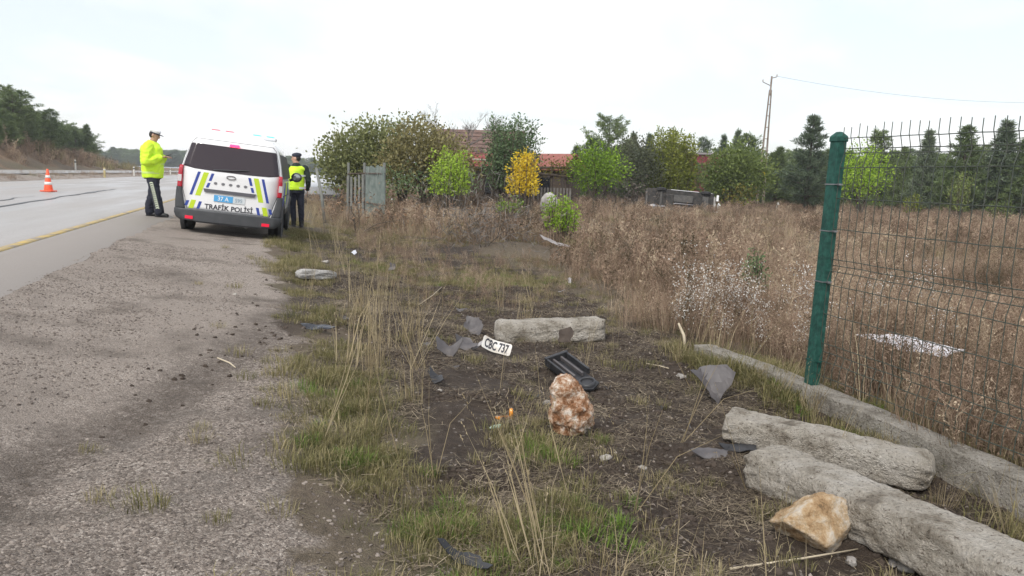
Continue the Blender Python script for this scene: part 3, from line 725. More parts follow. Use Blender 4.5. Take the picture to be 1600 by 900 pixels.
shooty('yellow_shrub', 'vivid yellow autumn shrub beside the pergola', 'shrub', 818, 28, 300, 228, 44, LM['yellow'], 44, .11, 26, .35, per=95, start=.12)
leafy('lime_bush', 'rounded bright green bush right of the pergola', 'bush', [(932, 262, 36, 26), (915, 272, 24, 20), (955, 266, 22, 20), (935, 245, 24, 14)], 36, LM['lime'], .12, 18, 27, (935, 0), .07)
leafy('grey_bush', 'grey green bush between the lime bush and the tall yellow-green tree', 'bush', [(990, 252, 26, 28), (1005, 270, 24, 22)], 47, LM['grey'], .16, 24, 28, (992, 0), .08)
shooty('yellow_green_tree', 'tall yellow-green tree behind the overturned car', 'tree', 1046, 48, 300, 195, 74, LM['ygreen'], 100, .17, 29, .45, per=170, start=.15)
leafy('olive_bush', 'wide olive green bush left of the lattice pole', 'bush', [(1134, 270, 30, 28), (1156, 264, 32, 30), (1178, 275, 24, 24), (1145, 288, 36, 18)], 47, LM['mid'], .17, 26, 30, (1140, 0), .09)
leafy('lime_tree', 'lime green leafy tree just beyond the fence post', 'tree', [(1350, 262, 30, 26), (1335, 280, 24, 20), (1364, 285, 18, 16), (1345, 245, 20, 14)], 40, LM['lime'], .13, 15, 31, (1348, 0), .07, lump=.5)
shooty('young_tree', 'pale young tree with drooping shoots seen through the mesh fence', 'tree', 1500, 44, 328, 262, 34, LM['mid'], 22, .13, 32, .5, per=60)
shooty('small_shrub', 'little yellow-green shrub in front of the dark pines behind the fence', 'shrub', 1432, 43, 330, 300, 26, LM['ygreen'], 14, .11, 33, .4, per=45)
shooty('small_shrub', 'little green shrub at the forest foot near the picture edge', 'shrub', 1566, 42, 345, 310, 34, LM['mid'], 16, .11, 34, .4, per=45)
shooty('low_green_shrub', 'low lime green shrub in the dry grass below the yellow shrub', 'shrub', 797, 21, 330, 304, 46, LM['lime'], 30, .06, 35, .5, per=55)
shooty('low_green_shrub', 'yellow-green sapling in the dry field below the round boulder', 'shrub', 881, 17, 358, 304, 54, LM['lime'], 34, .065, 36, .5, per=70)
shooty('dark_sapling', 'small dark green sapling among the white flowering weeds', 'shrub', 1191, 9.6, 455, 385, 32, LM['dgreen'], 16, .045, 37, .3, per=60, start=.05)
leafy('hedge_bush', 'dark bush at the foot of the brownish olive tree', 'bush', [(610, 285, 30, 16), (660, 284, 34, 16), (720, 286, 24, 14)], 29.5, LM['dgreen'], .1, 18, 38, (650, 0), .05)
leafy('bramble_mound', 'brown leafless bramble mound left of the overturned car', 'bush', [(965, 300, 34, 16), (940, 308, 24, 12), (995, 304, 20, 14)], 37, LM['twig'], .17, 9, 39, (960, 0), .03, asp=.16)
leafy('dry_brush', 'grey tangle of dry brush lying on the verge by the broken plank', 'bush', [(725, 350, 34, 15), (768, 350, 36, 18), (800, 358, 28, 15)], 15.5, leafmat('grey_twigs', [(0.07, 0.064, 0.058), (0.14, 0.128, 0.115), (0.22, 0.20, 0.18)], trans=0), .24, 55, 40, (760, 0), .012, asp=.05)
for q_ in (725, 768, 800):
    g_ = gxy(q_, 15.2); KEEP.append((g_.x, g_.y, .75))
leafy('autumn_shrub', 'reddish brown dry shrub beside the corrugated fence', 'bush', [(545, 318, 22, 14), (625, 345, 20, 24), (560, 308, 16, 12)], 19, leafmat('rust_leaves', [(0.12, 0.06, 0.03), (0.22, 0.12, 0.065), (0.32, 0.2, 0.11)], trans=0), .09, 9, 41, (560, 0), .02, asp=.25)
leafy('bare_earth_shrub', 'ochre dry shrub right of the overturned car', 'bush', [(1160, 305, 20, 14), (1145, 312, 18, 10)], 43, LM['vine'], .12, 7, 42, (1155, 0), .03)
# bare tree
bt = empty('bare_tree', 'leafless twiggy tree behind the olive trees', 'tree', gxy(708, 36)); mb = MB(); rr = random.Random(5)
def branch(p, d, ln, r_, dep):
    e = p + d * ln; m = (p + e) / 2 + Vector((rr.uniform(-1, 1), rr.uniform(-1, 1), 0)) * ln * .08
    mb.tube([p, m, e], [r_, r_ * .8, r_ * .6], 4 if dep < 3 else 6, cap=False)
    if dep > 0:
        for _ in range(5 if dep < 3 else 4 if dep < 5 else 3):
            nd_ = (d + Vector((rr.gauss(0, .5), rr.gauss(0, .5), rr.gauss(.1, .3)))).normalized(); branch(m.lerp(e, rr.uniform(.1, 1)), nd_, ln * rr.uniform(.5, .8), r_ * .6, dep - 1)
branch(Vector((0, 0, -.1)), Vector((-.04, 0, 1)), 2.5, .06, 5); mb.build('branches', pm('grey_twig', (0.17, 0.145, 0.13), None, rough=.9), bt)

# ------------------------------------------------------------------ buildings beyond the trees
wallm = pm('old_plaster', (0.28, 0.24, 0.2), (0.36, 0.31, 0.26), 3, .9, .3, 20)
oldroof = pm('weathered_tiles', (0.12, 0.075, 0.06), (0.19, 0.12, 0.095), 6, .9, .5, 12)
redroof = pm('red_sheet_roof', (0.22, 0.035, 0.03), (0.31, 0.065, 0.05), 4, .6)
darkwood = pm('dark_timber', (0.06, 0.045, 0.035), (0.10, 0.075, 0.055), 10, .9, .4, 25)
glassd = pm('dark_glass', (0.012, 0.013, 0.016), None, rough=.12)
def gable_house(name, label, px, y, wid, dep, zeave, zridge, roofm, wm, rz, rows=0):
    bp = gxy(px, y); o = empty(name, label, 'house', bp, (0, 0, rz)); ze, zr = zeave - bp.z, zridge - bp.z
    W2, D2 = wid / 2, dep / 2
    mb = MB(); mb.add([(-W2, -D2, -.2), (W2, -D2, -.2), (W2, D2, -.2), (-W2, D2, -.2), (-W2, -D2, ze), (W2, -D2, ze), (W2, D2, ze), (-W2, D2, ze), (-W2, 0, zr - .05), (W2, 0, zr - .05)],
                      [(0, 1, 5, 4), (2, 3, 7, 6), (1, 2, 6, 9, 5), (3, 0, 4, 8, 7), (0, 3, 2, 1)]); mb.build('wall', wm, o)
    for sg in (-1, 1):
        mb = MB(); ov = .3; sl = Vector((0, sg * (D2 + ov), ze - (zr - ze) * ov / D2)) - Vector((0, 0, zr)); nrm = Vector((0, sg * (zr - ze), D2)).normalized()
        a = [Vector((x, 0, zr)) for x in (-W2 - ov, W2 + ov)]; vs = [a[0], a[1], a[1] + sl, a[0] + sl]; mb.add(vs + [v + nrm * .08 for v in vs], [(0, 1, 2, 3), (7, 6, 5, 4), (0, 4, 5, 1), (1, 5, 6, 2), (2, 6, 7, 3), (3, 7, 4, 0)])
        rf = mb.build('roof', roofm, o)
        if rows:
            for k_ in range(rows):
                f = (k_ + .5) / rows; c_ = Vector((0, 0, zr)) + sl * f + nrm * .10
                mb = MB(); mb.box(c_, (wid + .6, sl.length / rows * .8, .05), Matrix.Rotation(math.atan2(sl.z, sl.y) if sg > 0 else math.atan2(-sl.z, -sl.y), 3, 'X')); mb.build('tile_course', roofm, rf)
    mb = MB(); mb.box((W2 * .3, -D2 - .02, ze * .55), (.9, .06, 1.0)); win = mb.build('window', darkwood, o); mb = MB(); mb.box((W2 * .3, -D2 - .06, ze * .55), (.75, .03, .85)); mb.build('pane', glassd, win)
    mb = MB(); mb.box((-W2 * .4, -D2 - .02, ze * .42), (.9, .06, ze * .84)); mb.build('door', darkwood, o)
    return o
gable_house('old_house', 'old house with weathered brown tiled roof showing above the trees', 748, 43, 4.4, 5.0, 2.75, 4.1, oldroof, wallm, R(-4), rows=7)
gable_house('red_roof_shed', 'small shed with red roof half hidden behind the lime shrub', 750, 39, 1.9, 2.2, 2.2, 2.75, redroof, darkwood, R(20))
gable_house('red_roof_hut', 'hut with rusty red roof and dark gable right of the yellow shrub', 858, 45, 3.0, 2.0, 2.3, 3.02, pm('rusty_roof', (0.24, 0.07, 0.055), (0.33, 0.13, 0.10), 5, .7), darkwood, R(-38))
bp = gxy(1096, 63); o = empty('red_building', 'low dark red building between the yellow-green tree and the olive bush', 'building', bp, (0, 0, R(-6)))
zt = at(1096, 243, 63).z - bp.z; mb = MB(); mb.box((0, 0, zt / 2 - .1), (4.6, 4, zt + .2)); mb.build('wall', pm('dark_red_panel', (0.17, 0.022, 0.03), (0.22, 0.04, 0.045), 2, .6), o)
mb = MB(); mb.box((0, 0, zt + .08), (4.9, 4.3, .14)); mb.build('roof', pm('grey_capping', (0.3, 0.27, 0.27), None, rough=.6), o)
mb = MB(); mb.box((-1.3, -2.02, zt * .5), (.9, .06, .9)); mb.build('window', glassd, o)
# pergola with vine
o = empty('pergola', 'dark timber pergola with pale pole and autumn vine beside the yellow shrub', 'pergola', gxy(815, 36)); bpz = o.location.copy()
def loc(px, py, y): return at(px, py, y) - bpz
for px in (738, 770, 842, 862, 884, 893):
    p = loc(px, 262, 36); mb = MB(); mb.tube([(p.x, p.y, -.1), (p.x + .02, p.y, p.z)], .07, 7); mb.build('post', darkwood, o)
for a, b, y in (((738, 274), (800, 277), 36), ((838, 271), (893, 277), 35.9), ((738, 262), (893, 262), 36.1)):
    mb = MB(); mb.tube([loc(a[0], a[1], y), loc(b[0], b[1], y)], .06, 6); mb.build('beam', darkwood, o)
mb = MB(); mb.tube([loc(738, 249, 35.2), loc(806, 253, 35.2)], .045, 6); mb.build('pole', pm('pale_pole', (0.5, 0.45, 0.38), None, rough=.8), o)
for k_ in range(11):
    p = loc(841 + k_ * 5, 296, 36); mb = MB(); mb.box((p.x, p.y - .12, .55), (.09, .03, 1.2)); mb.build('board', pm('grey_boards', (0.12, 0.11, 0.10), (0.2, 0.185, 0.17), 6, .9), o)
V, F, T = crown_lobes([(loc(760, 262, 36), (.8, .5, .28)), (loc(858, 263, 36), (.6, .5, .25)), (loc(882, 264, 36), (.5, .5, .25)), (loc(788, 270, 36), (.4, .4, .3))], 14, .11, 44)
mkobj('vine', npmesh('vine', V, F, T), LM['vine'], o)
# boulder by the pergola
def rock(name, label, cat, p, dims, seed, mat, cuts=10, rotz=0, rough=.05, sub=4, tilt=0, sink=.12, lo=.72, **kw):
    bm = bmesh.new(); bmesh.ops.create_icosphere(bm, subdivisions=sub, radius=1.0); r = random.Random(seed)
    pl = []
    for _ in range(cuts):
        n = Vector((r.gauss(0, 1), r.gauss(0, 1), r.gauss(0, 1))).normalized(); pl.append((n, r.uniform(lo, .95)))
    for v in bm.verts:
        n = v.co.normalized(); k_ = 1.0
        for q, dd in pl:
            c_ = n.dot(q)
            if c_ > 1e-3: k_ = min(k_, dd / c_)
        nz = mnoise.fractal(n * 2.2 + Vector((seed, 0, 0)), 1.0, 2.0, 4) * rough * 2.5 + mnoise.fractal(n * 9 + Vector((0, seed, 0)), 1.0, 2.0, 3) * rough
        v.co = n * k_ * (1 + nz)
    for v in bm.verts: v.co = Vector((v.co.x * dims[0] / 2, v.co.y * dims[1] / 2, v.co.z * dims[2] / 2))
    bm.transform(Matrix.Rotation(rotz, 4, 'Z') @ Matrix.Rotation(tilt, 4, 'X')); zmin = min(v.co.z for v in bm.verts)
    for v in bm.verts: v.co.z -= zmin + dims[2] * sink
    me = bpy.data.meshes.new(name); bm.to_mesh(me); bm.free(); me.polygons.foreach_set('use_smooth', [sub > 2] * len(me.polygons))
    return mkobj(name, me, mat, label=label, cat=cat, loc=p, **kw)
rock('round_boulder', 'pale grey round-topped boulder in front of the pergola boards', 'boulder', gxy(859, 30), (.72, .72, 1.05), 3, pm('pale_boulder', (0.33, 0.31, 0.29), (0.46, 0.44, 0.41), 5, .9, .5, 20), cuts=0, rough=.03, sink=.02)
# corrugated fence
o = empty('board_fence', 'weathered grey-green upright board fence below the olive trees', 'fence', gxy(572, 24)); b0 = o.location.copy()
bm1 = pm('grey_green_board', (0.13, 0.165, 0.15), (0.21, 0.24, 0.22), 5, .8, .3, 20); bm2 = pm('grey_brown_board', (0.15, 0.155, 0.14), (0.22, 0.225, 0.205), 5, .85, .3, 20)
for k_ in range(20):
    f = k_ / 19
    if f < .5 and k_ % 2: continue
    f = k_ / 19; px = 543 + 57 * f; y = 26.5 - 3.5 * max(0, (f - .45)) / .55; p = at(px, 261 - 5 * f, y); g = gxy(px, y); wd = .052 * y / 24 * 1.12
    mb = MB(); hh = (p.z - g.z + random.uniform(-.04, .05)) * (.82 if f < .5 else .97); c_ = Vector((p.x, y, g.z + hh / 2)) - b0
    mb.box(c_, (wd * 1.12, .025, hh), Matrix.Rotation(R(random.uniform(-1.5, 1.5)), 3, 'Y')); mb.build('board', bm1 if f > .5 else bm2, o)
for zf in (.3, .8):
    mb = MB(); pts = []
    for f in (0, .45, 1):
        px = 543 + 57 * f; y = 26.5 - 3.5 * max(0, (f - .45)) / .55; g = gxy(px, y); p = at(px, 254 - 3 * f, y); pts.append(Vector((p.x, y + .05, g.z + (p.z - g.z) * zf)) - b0)
    mb.tube(pts, .03, 5); mb.build('rail', darkwood, o)
for px, y in ((544, 26.6), (569, 26.6), (600, 23.1)):
    g = gxy(px, y); p = at(px, 254, y); mb = MB(); mb.tube([Vector((p.x, y + .07, g.z - .1)) - b0, Vector((p.x, y + .07, p.z)) - b0], .045, 7); mb.build('post', bm2, o)
# leaning post
g = gxy(508, 23); mb = MB(); a = at(508, 314, 22.8) - g; b = at(494, 262, 23.1) - g; a.z = -.05; mb.tube([a, a.lerp(b, .5) + Vector((.03, 0, 0)), b], [.05, .045, .04], 7)
mb.build('leaning_post', bm2, None, True, label='grey post leaning towards the parked silver car', cat='post', loc=g)
# white delineator posts beside the far carriageway
wh = pm('white_plastic', (0.62, 0.61, 0.56), None, rough=.5); yl2 = pm('faded_yellow_plastic', (0.5, 0.42, 0.2), None, rough=.6); blk = pm('black_band', (0.03, 0.03, 0.03), None, rough=.5)
for px, s_t, hh, mm, lb in ((118, (66, -16.9), .95, wh, 'white roadside marker post under the bank pines'), (163, (40, -10.9), .62, yl2, 'yellowish roadside marker post left of the officer in yellow'), (209, (47, -10.9), .75, wh, 'white marker post just behind the back of the officer in yellow'), (266, (62, -10.9), .8, wh, 'white marker post between the officer in yellow and the van')):
    d = ray(px, 262); ang = math.atan2(d.x, d.y); tq = s_t[1]; rr_ = tq / math.sin(ang - PHI); x, y = rr_ * math.sin(ang), rr_ * math.cos(ang)
    o = empty('marker_post', lb, 'post', (x, y, h1(x, y)), group='marker posts along the road')
    mb = MB(); mb.box((0, 0, hh / 2 - .05), (.14, .08, hh + .1), taper=.8); mb.build('shaft', mm, o, bevel=.01); mb = MB(); mb.box((0, 0, hh * .78), (.135, .085, hh * .12)); mb.build('band', blk if mm is wh else wh, o)
# lattice power pole
bp = gxy(1189, 53); o = empty('lattice_pole', 'slender rusty lattice power pole with a yellow plate, leaning right', 'power pole', bp)
steel = pm('rusty_steel', (0.20, 0.15, 0.11), (0.32, 0.27, 0.23), 3, .7); top = at(1206, 119, 53) - bp
def lp(f, sx, sy): wv = (.36 * (1 - f) + .07 * f); return Vector((top.x * f + sx * wv / 2 * 1.3, sy * wv / 2, -.1 + (top.z + .1) * f))
for sx in (-1, 1):
    for sy in (-1, 1): mb = MB(); mb.tube([lp(0, sx, sy), lp(.9, sx, sy)], .035, 4); mb.build('corner_leg', steel, o)
for k_ in range(11):
    f = .04 + .84 * k_ / 10
    for sy in (-1, 1): mb = MB(); mb.tube([lp(f, -1, sy), lp(f, 1, sy)], .024, 4); mb.build('rung', steel, o)
    for sx in (-1, 1): mb = MB(); mb.tube([lp(f, sx, -1), lp(f, sx, 1)], .024, 4); mb.build('rung', steel, o)
mb = MB(); mb.tube([lp(.86, 0, 0), lp(1.0, 0, 0)], .06, 6); mb.build('mast_top', steel, o)
ins = pm('porcelain', (0.55, 0.53, 0.5), None, rough=.3)
for (px, py), fz in (((1192, 128), .93), ((1214, 120), .985)):
    e = at(px, py, 53) - bp; s0 = lp(fz, 0, 0); mb = MB(); mb.tube([s0, e], .03, 5); arm = mb.build('cross_arm', steel, o)
    mb = MB(); mb.lathe([(0, 0), (.06, .01), (.04, .05), (.075, .07), (.04, .12), (.06, .14), (0, .2)], 8, c=e); mb.build('insulator', ins, arm)
pz = lp(.285, 0, -1); mb = MB(); mb.box(pz + Vector((0, -.05, 0)), (.34, .02, .5)); mb.build('warning_plate', pm('yellow_plate', (0.62, 0.47, 0.03), None, rough=.5), o)
mb = MB(); mb.box(pz + Vector((0, -.07, -.62)), (.42, .05, .07)); mb.build('brace', steel, o)
for a, b, sag, lb in (((1214, 119, 53), (1720, 158, 60), .7, 'thin power line sagging from the lattice pole to the picture edge'),):
    A, B_ = at(*a), at(*b); pts = [A.lerp(B_, i / 24) - Vector((0, 0, sag * 4 * (i / 24) * (1 - i / 24))) for i in range(25)]
    mb = MB(); mb.tube([p - A for p in pts], .008, 5); mb.build('power_line', blk, None, label=lb, cat='cable', loc=A)
# leaving: small things at the forest foot
rock('pale_block', 'small white object at the forest foot right of the lattice pole', 'block', gxy(1218, 50), (.22, .2, .85), 8, wh, 6, sub=2)

# ------------------------------------------------------------------ vehicles
paint = pm('white_paint', (0.80, 0.80, 0.80), None, rough=.28, coat=.6)
plast = pm('dark_grey_plastic', (0.045, 0.048, 0.052), (0.06, 0.062, 0.066), 6, .5)
tyrem = pm('tyre_rubber', (0.018, 0.018, 0.019), (0.035, 0.033, 0.032), 12, .85)
rimm = pm('steel_rim', (0.3, 0.3, 0.31), None, rough=.4, metal=.8)
glass = pm('tinted_glass', (0.035, 0.026, 0.032), None, rough=.10, spec=.35)
redl = pm('red_lens', (0.42, 0.012, 0.03), None, rough=.15, coat=.5)
clearl = pm('clear_lens', (0.55, 0.53, 0.53), None, rough=.12, coat=.5)
bluem = pm('blue_decal', (0.03, 0.06, 0.30), None, rough=.4); greenm = pm('lime_decal', (0.50, 0.66, 0.02), None, rough=.4)
inkm = pm('dark_ink', (0.03, 0.03, 0.04), None, rough=.5)
chrome = pm('chrome', (0.55, 0.55, 0.56), None, rough=.2, metal=1.0)
PROF = [(0, .26), (.70, .26), (.80, .31), (.86, .42), (.88, .60), (.88, .85), (.872, 1.02), (.85, 1.12), (.805, 1.35), (.75, 1.56), (.70, 1.68), (.62, 1.755), (.45, 1.79), (.2, 1.805), (0, 1.81)]
PZv = [z for _, z in PROF]; PXv = [x for x, _ in PROF]
def hw(z): return float(np.interp(z, PZv[1:], PXv[1:]))
def Yr(x, z): return -.055 * (1 - (x / .88) ** 2) + .33 * max(0, z - 1.1) + .5 * max(0, z - 1.68)
def shell(stations, prof, yr, ztop, belt):
    """Lofted car body: stations = (y, width scale, roof height, how far the raked rear still shows)."""
    mb = MB(); rings = []
    for y, ws, zr, k in stations:
        ring = []
        full = [(x, z) for x, z in prof] + [(-x, z) for x, z in prof[-2:0:-1]]
        for x, z in full:
            zz = z if z < belt else belt + (z - belt) * (zr - belt) / (ztop - belt)
            ring.append((x * ws, y + k * yr(x * ws, zz), zz))
        rings.append(ring)
    n = len(rings[0]); vs = [p for rg in rings for p in rg]
    fs = [(i * n + j, i * n + (j + 1) % n, (i + 1) * n + (j + 1) % n, (i + 1) * n + j) for i in range(len(rings) - 1) for j in range(n)]
    mb.add(vs, fs)
    for (y, ws, zr, k) in (stations[0], stations[-1]):       # end caps as grids
        cols = 13; g = []
        for x, z in prof[1:]:
            zz = z if z < belt else belt + (z - belt) * (zr - belt) / (ztop - belt)
            for j in range(cols):
                c = -1 + 2 * j / (cols - 1); g.append((x * ws * c, y + k * yr(x * ws * c, zz), zz))
        m = len(prof) - 1
        mb.add(g, [(i * cols + j, i * cols + j + 1, (i + 1) * cols + j + 1, (i + 1) * cols + j) for i in range(m - 1) for j in range(cols - 1)])
    return mb
def rear_rows(rows, off, back=.012, nx=8, sub=4):
    """A panel laid on the curved rear: rows = (z, x left, x right)."""
    R_ = []
    for (z0, a0, b0), (z1, a1, b1) in zip(rows[:-1], rows[1:]):
        for k in range(sub): f = k / sub; R_.append((z0 + (z1 - z0) * f, a0 + (a1 - a0) * f, b0 + (b1 - b0) * f))
    R_.append(rows[-1]); m = len(R_); vs = []
    for o_ in (-off, back):
        for z, a, b in R_:
            for j in range(nx + 1): x = a + (b - a) * j / nx; vs.append((x, Yr(x, z) + o_, z))
    w_ = nx + 1; g = lambda l, i, j: l * m * w_ + i * w_ + j
    fs = [(g(0, i, j), g(0, i, j + 1), g(0, i + 1, j + 1), g(0, i + 1, j)) for i in range(m - 1) for j in range(nx)]
    for i in range(m - 1): fs += [(g(0, i, 0), g(0, i + 1, 0), g(1, i + 1, 0), g(1, i, 0)), (g(0, i, nx), g(1, i, nx), g(1, i + 1, nx), g(0, i + 1, nx))]
    for j in range(nx): fs += [(g(0, 0, j), g(1, 0, j), g(1, 0, j + 1), g(0, 0, j + 1)), (g(0, m - 1, j), g(0, m - 1, j + 1), g(1, m - 1, j + 1), g(1, m - 1, j))]
    mb = MB(); return mb.add(vs, fs)
def side_rows(rows, sg, off, sub=3, hwf=None):
    hwf = hwf or hw; R_ = []
    for (z0, a0, b0), (z1, a1, b1) in zip(rows[:-1], rows[1:]):
        for k in range(sub): f = k / sub; R_.append((z0 + (z1 - z0) * f, a0 + (a1 - a0) * f, b0 + (b1 - b0) * f))
    R_.append(rows[-1]); mb = MB(); vs = []
    for o_ in (off, -.02):
        for z, a, b in R_: vs += [(sg * (hwf(z) + o_), a, z), (sg * (hwf(z) + o_), b, z)]
    m = len(R_); fs = [(2 * i, 2 * i + 1, 2 * i + 3, 2 * i + 2) for i in range(m - 1)]
    fs += [(2 * i, 2 * i + 2, 2 * m + 2 * i + 2, 2 * m + 2 * i) for i in range(m - 1)] + [(2 * i + 1, 2 * m + 2 * i + 1, 2 * m + 2 * i + 3, 2 * i + 3) for i in range(m - 1)]
    fs += [(0, 2 * m, 2 * m + 1, 1), (2 * m - 2, 2 * m - 1, 4 * m - 1, 4 * m - 2)]
    return mb.add(vs, fs)
def wheel(parent, x, y, z, r_=.31, w_=.2, sg=1):
    e = bpy.data.objects.new('wheel', MB().lathe([(r_ * .62, -w_ / 2), (r_ * .9, -w_ / 2), (r_, -w_ * .36), (r_, w_ * .36), (r_ * .9, w_ / 2), (r_ * .62, w_ / 2), (r_ * .62, -w_ / 2)], 28, axis='X').mesh('wheel', True)); COL.objects.link(e)
    e.data.materials.append(tyrem); e.parent = parent; e.location = (x, y, z)
    mb = MB(); mb.lathe([(0, sg * w_ * .30), (r_ * .2, sg * w_ * .38), (r_ * .5, sg * w_ * .25), (r_ * .63, sg * w_ * .42), (r_ * .63, -sg * w_ * .3), (0, -sg * w_ * .3)], 24, axis='X'); mb.build('rim', rimm, e, True)
    return e
# --- police van
m_ = (at(291, 358, 14.35) + at(433, 371.5, 14.15)) / 2
VH = R(14.0); fwd = Vector((-math.sin(VH), math.cos(VH), 0))
vroot = m_ - fwd * .70; print('VAN', vroot, 'ground', h1(m_.x, m_.y), m_.z, st(m_.x, m_.y))
van = empty('police_van', 'white traffic police van with blue and lime stripes parked on the shoulder', 'van', vroot, (0, R(5.6), VH))
ST = [(0, .985, 1.81, 1), (.10, 1, 1.81, 1), (.5, 1, 1.815, .6), (1.1, 1, 1.82, 0), (2.0, 1, 1.82, 0), (2.6, 1, 1.79, 0), (3.0, .99, 1.70, 0), (3.35, .985, 1.42, 0), (3.6, .98, 1.14, 0), (4.0, .96, 1.08, 0), (4.25, .90, 1.04, 0), (4.34, .80, 1.03, 0)]
shell(ST, PROF, Yr, 1.81, 1.02).build('body', paint, van, True)
rear_rows([(.425, -.70, .70), (.62, -.745, .745), (.80, -.803, .803), (1.10, -.808, .808), (1.18, -.812, .812), (1.40, -.772, .772), (1.60, -.708, .708), (1.668, -.65, .65)], .003).build('tailgate_gap', pm('shut_gap', (0.03, 0.03, 0.03), None, rough=.8), van, True)
tg_ = rear_rows([(.43, -.69, .69), (.62, -.735, .735), (.80, -.795, .795), (1.10, -.80, .80), (1.18, -.805, .805), (1.40, -.765, .765), (1.60, -.70, .70), (1.66, -.64, .64)], .010).build('tailgate', paint, van, True)
rear_rows([(1.125, -.30, .30), (1.135, -.62, .62), (1.165, -.80, .80), (1.30, -.775, .775), (1.555, -.715, .715), (1.575, -.70, .70)], .018, nx=14).build('rear_window', glass, tg_, True)
rear_rows([(.745, -.42, .42), (.805, -.44, .44)], .035, sub=2).build('handle_strip', pm('handle_strip_plastic', (0.10, 0.10, 0.115), None, rough=.4), tg_)
for sg in (-1, 1):
    for a, b, mt, w_ in (((.53, 1.085), (.645, .67), bluem, .046), ((.415, 1.085), (.53, .67), greenm, .085), ((.305, 1.08), (.345, .945), bluem, .046), ((.355, .91), (.385, .825), bluem, .046),
                         ((.685, .565), (.715, .475), bluem, .048), ((.59, .585), (.63, .435), greenm, .08), ((.475, .57), (.512, .44), bluem, .048)):
        rows = [(b[1], sg * b[0] - w_ / 2, sg * b[0] + w_ / 2), (a[1], sg * a[0] - w_ / 2, sg * a[0] + w_ / 2)]
        rear_rows(rows, .0125, nx=2).build('stripe', mt, tg_)
    lampb = rear_rows([(.79, sg * .835 - .038, sg * .835 + .038), (.85, sg * .835 - .04, sg * .835 + .04), (1.02, sg * .835 - .038, sg * .835 + .035), (1.17, sg * .828 - .03, sg * .828 + .03)], .035, nx=3).build('tail_lamp', redl, van, True)
    rear_rows([(.885, sg * .842 - .03, sg * .842 + .03), (1.0, sg * .842 - .03, sg * .842 + .03)], .04, nx=2).build('clear_lens', clearl, lampb)
    rear_rows([(.252, sg * .64 - .065, sg * .64 + .065), (.305, sg * .64 - .065, sg * .64 + .065)], .075, nx=2).build('reflector', pm('red_reflector', (0.55, 0.01, 0.03), None, rough=.2, emis=(1, .02, .08), estr=.25), van)
    x0, x1 = sorted((sg * .885, sg * .64)); x2, x3 = sorted((sg * .892, sg * .71)); x4, x5 = sorted((sg * .885, sg * .80))
    rear_rows([(.40, *sorted((sg * .885, sg * .715))), (.60, *sorted((sg * .892, sg * .765))), (.72, *sorted((sg * .888, sg * .79))), (.79, x4, x5)], .03, back=.25, nx=3).build('bumper_corner', plast, van, True)
rear_rows([(.22, -.78, .78), (.27, -.86, .86), (.34, -.893, .893), (.42, -.893, .893)], .06, back=.3, nx=12).build('bumper', plast, van, True)
rear_rows([(.20, -.5, .5), (.235, -.62, .62)], .05, back=.1).build('bumper_lip', pm('black_trim', (0.02, 0.02, 0.022), None, rough=.5), van)
def rear_text(body, size, z, x, mt, off, bold, xs, name, parent):
    me = text_mesh(body, size, bold, xs)
    for v in me.vertices: X, Z = v.co.x + x, v.co.y + z; v.co = (X, Yr(X, Z) - off, Z)
    return mkobj(name, me, mt, parent)
rear_text('TRAF\u0130K POL\u0130S\u0130', .118, .512, 0.0, inkm, .0145, .0030, 1.0, 'lettering', tg_)
pl = rear_rows([(.60, -.26, .26), (.715, -.26, .26)], .022, nx=4).build('number_plate', pm('pale_plate', (0.62, 0.66, 0.68), None, rough=.4), tg_)
rear_rows([(.603, -.257, .06), (.712, -.257, .06)], .025, nx=4).build('plate_field', pm('plate_blue', (0.08, 0.36, 0.68), None, rough=.4), pl)
rear_text('37 A', .10, .657, -.10, pm('white_ink', (.8, .85, .88), None), .028, .001, .95, 'lettering', pl)
rear_text('595', .09, .657, .155, pm('pale_blue_ink', (.30, .40, .47), None), .028, .0005, .95, 'lettering', pl)
mb = MB(); th = [2 * math.pi * i / 20 for i in range(20)]
mb.tube([(.075 * math.cos(a), Yr(0, 1.04) - .018, 1.04 + .03 * math.sin(a)) for a in th + th[:1]], .009, 6); mb.build('oval_badge', chrome, tg_)
for k, ch in enumerate('SUPUR'):                              # five small separate dark marks under the badge
    x = -.25 + .125 * k; mb = MB(); mb.box((x, Yr(x, .915) - .012, .915), (.055, .006, .03)); mb.box((x, Yr(x, .915) - .015, .915), (.03, .004, .044)); mb.build('badge_letter', pm('grey_badge', (0.17, 0.17, 0.18), None, rough=.4), tg_)
rear_rows([(1.585, -.085, .085), (1.625, -.075, .075)], .045, nx=3).build('high_brake_lamp', pm('lit_red_lamp', (0.6, 0.01, 0.05), None, rough=.2, emis=(1.0, .03, .12), estr=2.2), van)
mb = MB(); mb.tube([(-.30, Yr(0, 1.15) - .03, 1.145), (.0, Yr(0, 1.16) - .045, 1.17), (.28, Yr(0, 1.2) - .03, 1.20)], .010, 6); mb.build('rear_wiper', plast, van)
